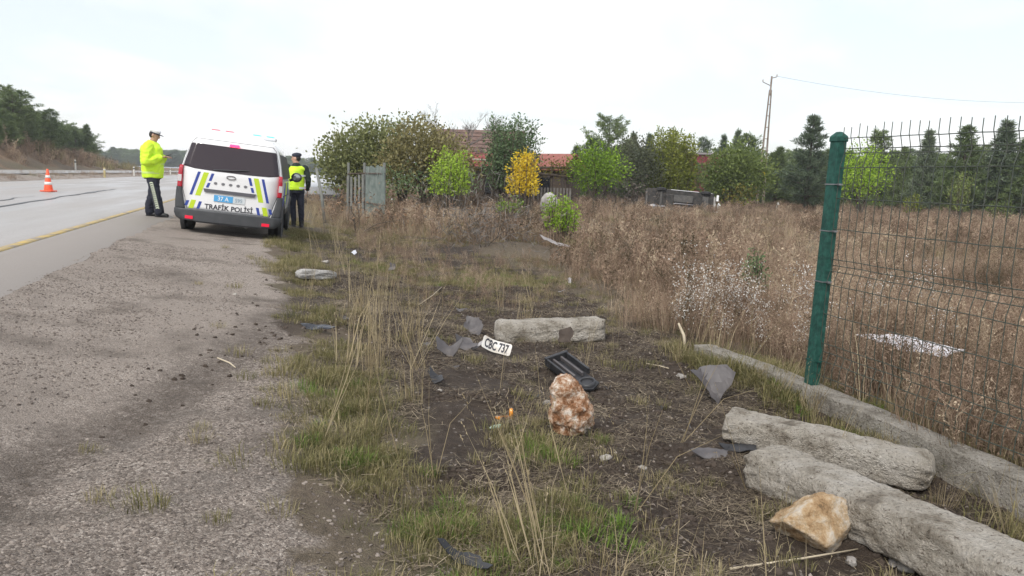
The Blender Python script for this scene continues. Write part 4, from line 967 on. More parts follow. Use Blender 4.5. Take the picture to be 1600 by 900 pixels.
for sg in (-1, 1):
    side_rows([(1.12, .32, 3.42), (1.35, .40, 3.20), (1.56, .55, 2.95)], sg, .006).build('side_window', pm('side_glass', (0.03, 0.03, 0.034), None, rough=.45, spec=.3), van)
    side_rows([(.30, .05, 4.2), (.42, .05, 4.2), (.52, .3, 3.9)], sg, .008).build('side_cladding', plast, van)
    side_rows([(.62, .35, .75), (1.05, .75, 1.15)], sg, .008).build('stripe', bluem, van); side_rows([(.62, .85, 1.35), (1.05, 1.25, 1.75)], sg, .008).build('stripe', greenm, van); side_rows([(.62, 1.5, 1.8), (1.05, 1.9, 2.2)], sg, .008).build('stripe', bluem, van)
    side_rows([(.80, .25, 2.3), (.82, .25, 2.3)], sg, .012).build('door_rail', plast, van)
    for y in (.70, 3.45):
        wheel(van, sg * .765, y, .31, .31, .21, sg); mb = MB(); mb.lathe([(.0, .0), (.39, .0), (.39, .06), (.31, .065), (.31, .02)], 24, c=(sg * .84, y, .33), axis='X'); mb.build('wheel_arch', plast, van)
    mb = MB(); mb.ell((sg * 1.0, 3.02, 1.16), (.115, .07, .105), 14, 8); mb.tube([(sg * .86, 3.06, 1.08), (sg * .96, 3.03, 1.12)], .03, 6); mr_ = mb.build('door_mirror', plast, van, True)
    mb = MB(); mb.ell((sg * 1.0, 2.965, 1.16), (.085, .02, .075), 14, 6); mb.build('mirror_glass', pm('mirror_glass', (.35, .38, .38), None, rough=.08, metal=.6), mr_, True)
for y in (.70, 3.45): mb = MB(); mb.box((0, y, .3), (1.45, .1, .1)); mb.build('axle', tyrem, van)
mb = MB(); mb.box((0, 2.2, .3), (1.35, 3.6, .16)); mb.build('underbody', tyrem, van)
mb = MB(); mb.tube([(.3, .1, .2), (.3, .6, .24)], .035, 8); mb.build('exhaust', rimm, van)
mb = MB(); mb.box((0, 1.45, 1.845), (1.22, .3, .06)); lb_ = mb.build('light_bar', pm('bar_housing', (0.75, 0.76, 0.78), None, rough=.25), van, bevel=.02)
for x, mt in ((-.5, pm('red_beacon', (0.5, 0.03, 0.05), None, rough=.15, emis=(1, .1, .12), estr=1.2)), (-.25, MATS['red_beacon']), (.25, pm('teal_beacon', (0.03, 0.35, 0.38), None, rough=.15, emis=(.1, .75, .85), estr=.8)), (.5, MATS['teal_beacon'])):
    mb = MB(); mb.box((x, 1.45, 1.88), (.15, .24, .035)); mb.build('beacon', mt, lb_, bevel=.015)
KEEP.append((*(vroot + fwd * 1.0).xy, 1.1)); KEEP.append((*(vroot + fwd * 2.6).xy, 1.1)); KEEP.append((*(vroot + fwd * 3.8).xy, 1.1))

# --- small hatch body shared by the parked and the wrecked car
CP = [(0, .24), (.66, .24), (.78, .30), (.83, .45), (.84, .65), (.83, .85), (.80, .95), (.70, 1.22), (.62, 1.38), (.50, 1.43), (.25, 1.45), (0, 1.455)]
def chw(z): return float(np.interp(z, [q[1] for q in CP][1:], [q[0] for q in CP][1:]))
def cyr(x, z): return -.05 * (1 - (x / .84) ** 2) + .55 * max(0, z - .95)
CS = [(0, .93, 1.44, 1), (.12, 1, 1.45, 1), (.6, 1, 1.455, .7), (1.2, 1, 1.455, 0), (2.0, 1, 1.44, 0), (2.4, .99, 1.36, 0), (2.85, .985, 1.06, 0), (3.1, .98, .95, 0), (3.7, .95, .90, 0), (4.05, .84, .86, 0), (4.12, .74, .85, 0)]
def make_car(root, pt, wreck=False):
    body = shell(CS, CP, cyr, 1.455, .85)
    if wreck:
        for i, v in enumerate(body.v):
            x, y, z = v
            if y > 3.0: k = (y - 3.0); q = Vector((x * 3, y * 3, z * 3)); body.v[i] = (x + .16 * k * mnoise.noise(q), y - .28 * k + .2 * k * mnoise.noise(q + Vector((9, 0, 0))), z + .16 * k * mnoise.noise(q + Vector((0, 7, 0))))
    body.build('body', pt, root, not wreck)
    for sg in (-1, 1):
        side_rows([(.93, .6, 2.75), (1.2, .75, 2.5), (1.36, .9, 2.3)], sg, .006, hwf=chw).build('side_window', glass, root)
        side_rows([(.28, .3, 3.6), (.36, .3, 3.6)], sg, .015, hwf=chw).build('sill', pt if wreck else plast, root)
        for y in (.75, 3.25): wheel(root, sg * .74, y, .30, .30, .19, sg)
    return body
sil = pm('silver_paint', (0.50, 0.52, 0.55), None, rough=.25, metal=.5, coat=.5)
pc_ = gxy(503, 36); car = empty('parked_car', 'silver car parked beyond the officer in the yellow vest', 'car', pc_, (0, 0, R(12)))
make_car(car, sil)
mb = MB(); mb.box((0, -.02, .42), (1.5, .12, .22)); mb.build('bumper', plast, car, bevel=.03)
for sg in (-1, 1): mb = MB(); mb.box((sg * .68, .02, .78), (.22, .1, .16)); mb.build('tail_lamp', redl, car, bevel=.02)
mb = MB(); mb.add([(-.6, .09, .98), (.6, .09, .98), (.5, .26, 1.34), (-.5, .26, 1.34)], [(0, 1, 2, 3)]); mb.build('rear_window', glass, car)
KEEP.append((pc_.x, pc_.y, 1.8))
# --- wrecked car on its side, underside towards the road
wp = gxy(1013, 44); wroot = empty('overturned_car', 'wrecked white car lying on its side in the dry grass, underside showing', 'car', wp + Vector((0.0, 0, .58)))
Mw = Matrix(((0, 1, 0), (0, 0, 1), (1, 0, 0))); wroot.rotation_euler = (Matrix.Rotation(R(-7), 3, 'Z') @ Matrix.Rotation(R(3.5), 3, 'Y') @ Matrix.Rotation(R(-14), 3, 'X') @ Mw).to_euler()
dirty = pm('dirty_white_paint', (0.16, 0.15, 0.135), (0.36, 0.345, 0.32), 3, .6)
und = pm('underbody_black', (0.012, 0.012, 0.011), (0.045, 0.038, 0.032), 5, .8, .4, 20); und2 = pm('underbody_grey', (0.045, 0.043, 0.04), (0.085, 0.078, 0.07), 6, .7)
make_car(wroot, dirty, True)
for (a, b, c_), d_, mt, nm in (((0, 1.85, .215), (1.54, 3.75, .07), und, 'floor_pan'), ((.28, 1.9, .16), (.42, 1.3, .10), und2, 'underbody_shield'), ((-.34, 1.8, .16), (.36, 1.5, .08), und2, 'underbody_shield'), ((.05, .75, .17), (1.1, .12, .12), und2, 'axle_beam'), ((0, .25, .18), (1.0, .5, .12), und, 'spare_wheel_well'), ((0, 3.25, .16), (1.05, .35, .14), und2, 'subframe'), ((.05, 2.9, .15), (.5, .6, .14), und, 'engine_guard'), ((.1, 1.25, .14), (.7, .45, .14), und, 'fuel_tank')):
    mb = MB(); mb.box((a, b, c_), d_); mb.build(nm, mt, wroot, bevel=.02)
mb = MB(); mb.tube([(-.02, 3.0, .13), (-.02, 1.6, .12), (-.25, 1.0, .12), (-.3, .1, .14)], .04, 7); mb.build('exhaust_pipe', rimm, wroot, True)
mb = MB(); mb.ell((-.3, .35, .15), (.16, .28, .09)); mb.build('silencer', rimm, wroot, True)
side_rows([(.24, 1.3, 2.85), (.34, 1.3, 2.9), (.42, 1.3, 2.85)], 1, .03, hwf=chw).build('rocker_panel', paint, wroot)
for k, (x, y, z, sx, sy, sz) in enumerate(((.55, 3.95, .45, .35, .12, .3), (.15, 4.05, .4, .3, .1, .22), (-.3, 4.0, .5, .4, .1, .25), (.72, 3.65, .5, .14, .3, .22))):
    mb = MB(); mb.box((x, y, z), (sx, sy, sz), Euler((k * .7, k * 1.1, .4 * k)).to_matrix(), .6); mb.build('crumpled_panel', paint, wroot)
mb = MB(); mb.box((0, -.05, .5), (1.45, .14, .3)); mb.build('rear_bumper', und2, wroot, bevel=.04)
KEEP.append((wp.x + 1.2, wp.y + .5, .9)); KEEP.append((wp.x + 3.2, wp.y + .5, .9))
# --- traffic cone
cp = gp(76, 300); cone = empty('traffic_cone', 'orange and white banded traffic cone standing on the wet road', 'traffic cone', cp + Vector((0, 0, .014)))
om = pm('cone_orange', (0.85, 0.10, 0.03), None, rough=.45); wm_ = pm('cone_white', (0.80, 0.78, 0.74), None, rough=.4)
mb = MB(); mb.box((0, 0, .02), (.36, .36, .04)); mb.build('base', om, cone, bevel=.015)
cr_ = lambda z: .135 * (1 - (z - .03) / .72) + .022 * ((z - .03) / .72)
mb = MB(); mb.lathe([(cr_(.03), .03), (cr_(.70), .70), (.012, .715), (0, .715)], 24); cb_ = mb.build('cone_body', om, cone, True)
for a, b in ((.215, .305), (.43, .51)): mb = MB(); mb.lathe([(cr_(a), a), (cr_(a) + .004, a), (cr_(b) + .004, b), (cr_(b), b)], 24); mb.build('white_band', wm_, cone, True)

# ------------------------------------------------------------------ people
skin = pm('skin', (0.46, 0.27, 0.19), None, rough=.55); hair = pm('dark_hair', (0.02, 0.015, 0.012), None, rough=.7)
hv = pm('hi_vis_yellow', (0.60, 0.90, 0.02), (0.66, 0.95, 0.05), 8, .7, .35, 14, emis=(.55, .95, .02), estr=.0)
silver = pm('reflective_silver', (0.62, 0.66, 0.60), None, rough=.35); navy = pm('navy_cloth', (0.012, 0.014, 0.026), (0.02, 0.023, 0.04), 9, .85, .3, 20)
dkgreen = pm('dark_green_cloth', (0.012, 0.022, 0.017), (0.02, 0.032, 0.025), 9, .85, .3, 20); shoe = pm('black_leather', (0.012, 0.012, 0.012), None, rough=.35); capw = pm('white_cap', (0.78, 0.78, 0.78), None, rough=.6)
def limb(mb, pts, rad, n=12):
    mb.tube(pts, rad, n)
    for p, q in zip(pts, rad): mb.ell(p, (q, q, q), n, 8)
def hand(mb, wrist, d, up, side):
    """Palm, four unequal bent fingers and a thumb off the palm's side."""
    w_ = Vector(wrist); d = Vector(d).normalized(); s_ = Vector(side).normalized(); u = Vector(up).normalized()
    pm_ = w_ + d * .05; rot = Matrix((s_, d, u)).transposed(); mb.ell(pm_, (.042, .055, .017), 10, 8, rot)
    for k, ln in enumerate((.072, .082, .077, .06)):
        b = w_ + d * .09 + s_ * (-.03 + .02 * k); k1 = b + d * ln * .5 - u * .008; k2 = k1 + d * ln * .3 - u * .022; k3 = k2 + d * ln * .1 - u * .022
        limb(mb, [b, k1, k2, k3], [.0095, .009, .0085, .007], 7)
    b = w_ + d * .03 - s_ * .035; limb(mb, [b, b + d * .035 - s_ * .025 - u * .01, b + d * .065 - s_ * .022 - u * .022], [.012, .011, .008], 7)
def head(mb, c, f):
    """Head with brow, nose, chin, mouth and ears, looking along f."""
    c = Vector(c); f = Vector(f).normalized(); s_ = f.cross(Vector((0, 0, 1))).normalized(); u = s_.cross(f); rot = Matrix((s_, f, u)).transposed()
    mb.ell(c + u * .02, (.076, .096, .105), 16, 12, rot); mb.ell(c + f * .02 - u * .055, (.058, .07, .068), 14, 10, rot); mb.ell(c + f * .06 - u * .105, (.03, .03, .022), 10, 8, rot)
    mb.tube([c + f * .088 + u * .025, c + f * .116 - u * .02, c + f * .09 - u * .035], [.011, .016, .012], 8); mb.ell(c + f * .086 + u * .04, (.052, .016, .012), 10, 6, rot); mb.ell(c + f * .086 - u * .066, (.026, .012, .011), 8, 6, rot)
    for sg in (-1, 1): mb.ell(c + s_ * sg * .078 - u * .01 - f * .005, (.012, .022, .034), 8, 8, rot)
    return s_, f, u
def eyes(parent, c, s_, f, u):
    for sg in (-1, 1): mb = MB(); mb.ell(Vector(c) + f * .088 + s_ * sg * .031 + u * .018, (.011, .008, .008), 8, 6); mb.build('eye', hair, parent, True)
# --- officer in full yellow jacket, reading a phone
pa = gxy(241, 15.7, 337); print('OFFA', pa, at(241, 337, 15.7))
A = empty('person', 'officer in bright yellow jacket and white cap looking at a phone', 'person', pa, (0, 0, R(-84)))
ft = {1: (.10, .14), -1: (-.11, -.12)}                       # x offset and forward offset of each foot
hd = Vector((0, .06, 1.655)); hf = Vector((0, 1, -.38))
mb = MB(); s_, f_, u_ = head(mb, hd, hf); limb(mb, [(0, 0, 1.40), (0, .025, 1.52), (0, .045, 1.60)], [.07, .06, .058])
limb(mb, [(0, 0, .95), (0, .01, 1.2), (0, 0, 1.40)], [.12, .12, .12])
for sg in (-1, 1):
    limb(mb, [(sg * .19, 0, 1.42), (sg * .26, -.02, 1.14), (sg * .10, .19, 1.21)], [.045, .04, .03]); hand(mb, (sg * .095, .205, 1.215), (-sg * .25, 1, .2), (0, -.2, 1), (sg, .2, 0))
    limb(mb, [(sg * .09, 0, .93), (sg * .10, ft[sg][1] * .4 + .02, .50), (ft[sg][0], ft[sg][1], .10)], [.08, .05, .04])
bodyA = mkobj('body', fuse(mb, .011, 3), skin, A); eyes(A, hd, s_, f_, u_)
mb = MB(); mb.ell((0, -.01, 1.20), (.215, .215, .27), 18, 12); mb.ell((0, -.045, 1.36), (.22, .165, .14), 18, 12); mb.tube([(0, 0, .80), (0, 0, .95), (0, .005, 1.15), (0, 0, 1.38), (0, .0, 1.47), (0, .02, 1.53)], [.20, .212, .215, .20, .14, .09], 20, squash=.95)
for sg in (-1, 1): limb(mb, [(sg * .19, 0, 1.425), (sg * .24, -.02, 1.32), (sg * .285, -.02, 1.12), (sg * .225, .08, 1.14), (sg * .115, .185, 1.20)], [.095, .10, .095, .085, .06])
jk = mkobj('jacket', fuse(mb, .012, 3, folds=.012), hv, A)
for z, r1, r2 in ((.90, .214, .205), (1.08, .222, .218)):
    mb = MB(); th = [2 * math.pi * i / 28 for i in range(29)]; vs = [(r1 * math.cos(a) * 1.01, r2 * math.sin(a) * 1.01, z + dz) for dz in (-.02, .02) for a in th]; mb.add(vs, [(i, i + 1, 30 + i, 29 + i) for i in range(28)]); mb.build('reflective_band', pm('reflective_lime', (0.62, 0.80, 0.22), None, rough=.3), jk, True)
mb = MB(); mb.tube([(0, 0, .78), (0, 0, .86), (0, 0, .98)], [.175, .182, .17], 16, squash=.95)
for sg in (-1, 1): limb(mb, [(sg * .085, 0, .86), (sg * .10, ft[sg][1] * .45 + .015, .50), (ft[sg][0], ft[sg][1] - .01, .20), (ft[sg][0], ft[sg][1], .10)], [.112, .095, .085, .085])
tr_ = mkobj('trousers', fuse(mb, .012, 3, folds=.010), navy, A)
for k in range(13):                                           # pale reflective chevrons down the side seam
    z = .70 - .042 * k; f = (.86 - z) / .36 if z > .5 else 1; y = (ft[1][1] * .45 + .015) * min(1, f) + (0 if z > .5 else (ft[1][1] * .55 - .02) * (.5 - z) / .3); x = (.085 + .015 * min(1, f)) + np.interp(z, [.2, .5, .86], [.088, .098, .112])
    mb = MB(); mb.add([(x + .004, y - .035, z), (x + .006, y, z + .016), (x + .004, y + .035, z), (x + .004, y + .035, z - .02), (x + .006, y, z - .004), (x + .004, y - .035, z - .02)], [(0, 1, 4, 5), (1, 2, 3, 4)]); mb.build('chevron', pm('chevron_white', (0.72, 0.78, 0.60), None, rough=.4), tr_)
for sg in (-1, 1):
    x, y = ft[sg]; mb = MB(); mb.ell((x, y + .05, .045), (.05, .14, .048), 14, 8); mb.ell((x, y - .02, .075), (.048, .07, .065), 12, 8); mb.box((x, y + .045, .012), (.085, .26, .024)); mkobj('shoe', fuse(mb, .011, 2), shoe, A)
    mb = MB(); mb.tube([(x, y, .088), (x, y + .002, .115)], .066, 12); mb.build('shoe_band', capw, A, True)
cb = hd + u_ * .045; rot = Matrix((s_, f_, u_)).transposed()
mb = MB(); mb.ell(cb + u_ * .045 - f_ * .01, (.098, .118, .052), 18, 10, rot); mb.tube([cb - u_ * .005, cb + u_ * .045], [.088, .092], 18); cap = mkobj('cap', fuse(mb, .010, 3), capw, A)
mb = MB(); mb.ell(cb + f_ * .115 - u_ * .004, (.07, .06, .010), 14, 6, rot); mb.build('visor', inkm, cap, True); mb = MB(); mb.tube([cb - u_ * .012 , cb + u_ * .010], [.0945, .0955], 18, squash=1.0); mb.build('cap_band', inkm, cap, True)
mb = MB(); mb.ell(hd - f_ * .03 + u_ * .005, (.080, .078, .085), 14, 10, rot); mb.build('hair', hair, A, True)
ph_p = pa + Matrix.Rotation(R(-84), 3, 'Z') @ Vector((0, .31, 1.255)); mb = MB(); mb.box((0, 0, 0), (.08, .15, .012), Euler((R(18), 0, R(-84))).to_matrix()); mb.build('phone', inkm, None, bevel=.003, label='dark phone held out by the officer in the yellow jacket', cat='phone', loc=ph_p)
# --- officer in vest beside the van, back turned
pb = gxy(464, 18.3, 350); print('OFFB', pb, at(464, 350, 18.3))
Bp = empty('person', 'officer in navy uniform, beret and yellow vest standing with back turned beside the van', 'person', pb, (0, 0, R(24)))
ftb = {1: (.10, -.03), -1: (-.07, .06)}
hd = Vector((0, .02, 1.62)); hf = Vector((-.95, .45, -.05))
mb = MB(); s_, f_, u_ = head(mb, hd, hf); limb(mb, [(0, 0, 1.38), (0, .01, 1.50), (0, .01, 1.57)], [.07, .062, .058]); limb(mb, [(0, 0, .95), (0, 0, 1.2), (0, 0, 1.38)], [.12, .12, .12])
armp = {1: [(.20, 0, 1.40), (.275, -.02, 1.12), (.27, .10, .90)], -1: [(-.20, 0, 1.40), (-.30, .0, 1.13), (-.17, .22, 1.06)]}
for sg in (-1, 1):
    limb(mb, armp[sg], [.045, .04, .03]); e = Vector(armp[sg][2]); d = (e - Vector(armp[sg][1])).normalized(); hand(mb, e + d * .01, d, (sg, 0, .2), (0, 1, .3))
    limb(mb, [(sg * .09, 0, .92), (sg * .10, ftb[sg][1] * .4 + .02, .50), (ftb[sg][0], ftb[sg][1], .10)], [.08, .05, .04])
mkobj('body', fuse(mb, .011, 3), skin, Bp); eyes(Bp, hd, s_, f_, u_)
mb = MB(); mb.tube([(0, 0, .84), (0, 0, .95), (0, 0, 1.15), (0, 0, 1.36), (0, 0, 1.45), (0, .01, 1.51)], [.17, .175, .18, .175, .12, .08], 18, squash=.75)
for sg in (-1, 1): p = [Vector(q) for q in armp[sg]]; limb(mb, [p[0], p[0].lerp(p[1], .5), p[1], p[1].lerp(p[2], .5), p[2]], [.075, .072, .064, .058, .045])
mkobj('uniform_jacket', fuse(mb, .012, 3, folds=.009), dkgreen, Bp)
mb = MB(); mb.tube([(0, 0, .885), (0, 0, .95), (0, 0, 1.15), (0, -.005, 1.34), (0, -.005, 1.43)], [.20, .205, .21, .205, .15], 22, squash=.76); mb.ell((0, -.01, 1.37), (.205, .14, .085), 16, 10); vs_ = mkobj('vest', fuse(mb, .012, 3, folds=.008), hv, Bp)
for z, k in ((.93, 1.015), (1.22, 1.03)):
    mb = MB(); th = [2 * math.pi * i / 28 for i in range(29)]; mb.add([(.213 * k * math.cos(a), .163 * k * math.sin(a), z + dz) for dz in (-.022, .022) for a in th], [(i, i + 1, 30 + i, 29 + i) for i in range(28)]); mb.build('reflective_band', silver, vs_, True)
mb = MB(); mb.tube([(0, 0, .80), (0, 0, .88), (0, 0, .98)], [.165, .172, .155], 16, squash=.8)
for sg in (-1, 1): limb(mb, [(sg * .085, 0, .86), (sg * .095, ftb[sg][1] * .45 + .015, .50), (ftb[sg][0], ftb[sg][1] - .01, .22), (ftb[sg][0], ftb[sg][1], .14)], [.096, .075, .062, .058])
mkobj('trousers', fuse(mb, .012, 3, folds=.009), navy, Bp)
for sg in (-1, 1):
    x, y = ftb[sg]; mb = MB(); mb.ell((x, y + .05, .045), (.05, .14, .048), 14, 8); mb.tube([(x, y - .01, .03), (x, y - .005, .2)], [.055, .062], 12); mb.box((x, y + .045, .012), (.085, .26, .024)); mkobj('boot', fuse(mb, .011, 2), shoe, Bp)
cb = hd + u_ * .055; rot = Matrix((s_, f_, u_)).transposed(); mb = MB(); mb.ell(cb + u_ * .03 - f_ * .012 + s_ * .02, (.108, .118, .055), 18, 10, rot); mb.ell(cb - f_ * .01, (.088, .106, .04), 16, 8, rot); mkobj('beret', fuse(mb, .010, 3), navy, Bp)
mb = MB(); mb.ell(hd - f_ * .028 + u_ * .01, (.079, .080, .088), 14, 10, rot); mb.build('hair', hair, Bp, True)
KEEP.append((pb.x, pb.y, .3))

# ------------------------------------------------------------------ fence and footing
def rz(px, py, z):
    d = ray(px, py); k = (z - CAMZ) / d.z; return Vector((d.x * k, d.y * k, z))
conc = None
def concrete(name, c1, c2, c3):
    m = bpy.data.materials.new(name); m.use_nodes = True; T = m.node_tree; b = T.nodes['Principled BSDF']; b.inputs['Roughness'].default_value = .95; b.inputs['Specular IOR Level'].default_value = .2
    tcx = T.nodes.new('ShaderNodeTexCoord')
    def nz(sc, d=6): n = T.nodes.new('ShaderNodeTexNoise'); n.inputs['Scale'].default_value = sc; n.inputs['Detail'].default_value = d; n.inputs['Roughness'].default_value = .65; T.links.new(tcx.outputs['Object'], n.inputs['Vector']); return n.outputs['Fac']
    def rp(s, st_):
        r_ = T.nodes.new('ShaderNodeValToRGB'); e = r_.color_ramp.elements; e[0].position, e[0].color = st_[0][0], lin(st_[0][1]); e[1].position, e[1].color = st_[-1][0], lin(st_[-1][1])
        for p, c in st_[1:-1]: q = e.new(p); q.color = lin(c)
        T.links.new(s, r_.inputs[0]); return r_.outputs[0]
    base = rp(nz(5, 9), [(.30, tuple(v * .55 for v in c1)), (.38, c1), (.48, c2), (.62, c3)]); sp = rp(nz(60, 3), [(.33, (.33, .30, .27)), (.43, (1, 1, 1)), (.58, (1, 1, 1)), (.70, (1.35, 1.35, 1.35))])
    mm = T.nodes.new('ShaderNodeMix'); mm.data_type = 'RGBA'; mm.blend_type = 'MULTIPLY'; mm.inputs[0].default_value = .85; T.links.new(base, mm.inputs[6]); T.links.new(sp, mm.inputs[7]); T.links.new(mm.outputs[2], b.inputs['Base Color'])
    bp = T.nodes.new('ShaderNodeBump'); bp.inputs['Strength'].default_value = 1.0; bp.inputs['Distance'].default_value = .05; ad = T.nodes.new('ShaderNodeMath'); ad.operation = 'ADD'; T.links.new(nz(28), ad.inputs[0]); T.links.new(nz(90, 4), ad.inputs[1]); T.links.new(ad.outputs[0], bp.inputs['Height']); T.links.new(bp.outputs[0], b.inputs['Normal'])
    return m
conc = concrete('rough_old_concrete', (0.35, 0.305, 0.245), (0.58, 0.525, 0.445), (0.70, 0.65, 0.575))
conc2 = concrete('footing_concrete', (0.30, 0.27, 0.225), (0.45, 0.41, 0.35), (0.55, 0.51, 0.45))
ZT = .22
wp_ = [rz(1098, 538, ZT), rz(1180, 566, ZT), rz(1268, 600, ZT), rz(1380, 648, ZT), rz(1500, 699, ZT), rz(1640, 757, ZT)]; e = wp_[-1] - wp_[-2]; wp_.append(wp_[-1] + e * 4)
org = wp_[2].copy(); mb = MB(); vs = []; fs = []; pts = []
for a, b in zip(wp_[:-1], wp_[1:]):
    nseg = max(2, int((b - a).length / .06))
    for i in range(nseg): pts.append(a.lerp(b, i / nseg))
pts.append(wp_[-1]); dirn = (wp_[4] - wp_[2]).normalized(); sd = Vector((dirn.y, -dirn.x, 0)) * -1
cs = [(-.08, -.45), (-.082, -.2), (-.08, -.008), (-.073, 0), (-.03, .002), (.03, .002), (.073, 0), (.08, -.008), (.082, -.2), (.08, -.45)]
for i, p in enumerate(pts):
    for j, (a, b) in enumerate(cs):
        q = p - org; nn_ = mnoise.fractal(Vector((q.x * 9, q.y * 9, j * 2.3)), 1, 2, 4) * .007; vs.append(q + sd * (a + nn_) + Vector((0, 0, b + (nn_ * .9 if b > -.1 else 0))))
k = len(cs); mb.add(vs, [(i * k + j, i * k + j + 1, (i + 1) * k + j + 1, (i + 1) * k + j) for i in range(len(pts) - 1) for j in range(k - 1)] + [tuple(range(k))])
mb.build('footing_wall', conc2, None, False, label='low concrete footing wall running under the green mesh fence', cat='wall', loc=org)
for p in pts[::6]: KEEP.append((p.x, p.y, .11))
fgreen = pm('green_post_paint', (0.002, 0.042, 0.031), (0.012, 0.088, 0.066), 30, .7, .2, 60); wirem = pm('dark_green_wire', (0.035, 0.050, 0.038), (0.06, 0.065, 0.05), 20, .6)
A0 = rz(1268, 600, ZT); topp = at(1312, 206, A0.y - .02); lean = topp - A0
fence = empty('mesh_fence', 'dark green welded wire fence with one leaning green post', 'fence', A0)
rotp = Matrix.Rotation(math.atan2(dirn.y, dirn.x), 3, 'Z'); mb = MB(); hw_ = .042
def lpost(f): return Vector((lean.x * f, lean.y * f, lean.z * f))
vsp = []
for f in (-.12, 0, .965): vsp += [lpost(f) + rotp @ Vector((a * hw_, b * hw_ * .8, 0)) for a, b in ((-1, -1), (1, -1), (1, 1), (-1, 1))]
mb.add(vsp, [(0, 1, 2, 3)] + [(4 * i + j, 4 * i + (j + 1) % 4, 4 * i + 4 + (j + 1) % 4, 4 * i + 4 + j) for i in range(2) for j in range(4)] + [(8, 9, 10, 11)]); post = mb.build('post', fgreen, fence, bevel=.006)
mb = MB(); c0 = lpost(.962); b_ = [c0 + rotp @ Vector((a * hw_ * 1.13, b * hw_ * .95, 0)) for a, b in ((-1, -1), (1, -1), (1, 1), (-1, 1))]; t_2 = [c0 + Vector((0, 0, .035)) + rotp @ Vector((a * hw_ * 1.1, b * hw_ * .9, 0)) for a, b in ((-1, -1), (1, -1), (1, 1), (-1, 1))]; t3 = [c0 + Vector((0, 0, .065)) + rotp @ Vector((a * hw_ * .4, b * hw_ * .3, 0)) for a, b in ((-1, -1), (1, -1), (1, 1), (-1, 1))]
mb.add(b_ + t_2 + t3, [(4 * i + j, 4 * i + (j + 1) % 4, 4 * i + 4 + (j + 1) % 4, 4 * i + 4 + j) for i in range(2) for j in range(4)] + [(8, 9, 10, 11), (3, 2, 1, 0)]); mb.build('post_cap', fgreen, post, bevel=.005)
for f in (.10, .42, .62, .80):
    mb = MB(); mb.box(lpost(f), (hw_ * 2 + .008, hw_ * 1.6 + .006, .007), rotp); mb.box(lpost(f) + rotp @ Vector((hw_ + .012, 0, 0)), (.03, .02, .012), rotp); mb.build('clamp', rimm if f > .3 else fgreen, post)
# wire panel: folded horizontal pairs; the wires follow the leaning panel
HZ = [1.88, 1.815, 1.785, 1.69, 1.49, 1.29, 1.09, 1.05, 1.01, .92, .72, .52, .46, .40, .30]
nrmv = Vector((dirn.y, -dirn.x, 0)).normalized() * -1
def fold(z): return .026 * (max(0, 1 - abs(z - 1.80) / .09) + max(0, 1 - abs(z - 1.045) / .09) + max(0, 1 - abs(z - .46) / .09))
PL = 2.6
def wpnt(l, z):
    f = (z - ZT) / lean.z; dl = max(0, 1 - l / 2.2); sag = .0
    return dirn * l + Vector((lean.x * f * (.25 + .75 * dl), lean.y * f * dl, z - ZT  - .03 * (1 - dl) * (z > 1.7))) + nrmv * (fold(z) + sag + .03 * (1 - dl))
rw = random.Random(4); l = .045; kk = 0
while l < PL:
    zs = sorted({.26, 1.955 + rw.uniform(-.01, .015)} | set(HZ) | {1.70, 1.89, 1.135, .955, .55, .37}); j = rw.uniform(-.003, .003); bent = rw.uniform(-.012, .012) if rw.random() < .15 else 0
    mb = MB(); mb.tube([wpnt(l + j + bent * max(0, 1 - abs(z - .9) / .5), z) for z in zs], .0026, 5); mb.build('vertical_wire', wirem, fence); l += .072; kk += 1
for z in HZ:
    mb = MB(); mb.tube([wpnt(-.03 + (PL + .03) * i / 30, z + .0015 * math.sin(i * 1.3 + z * 9)) + nrmv * .005 for i in range(31)], .0030, 5); mb.build('horizontal_wire', wirem, fence)

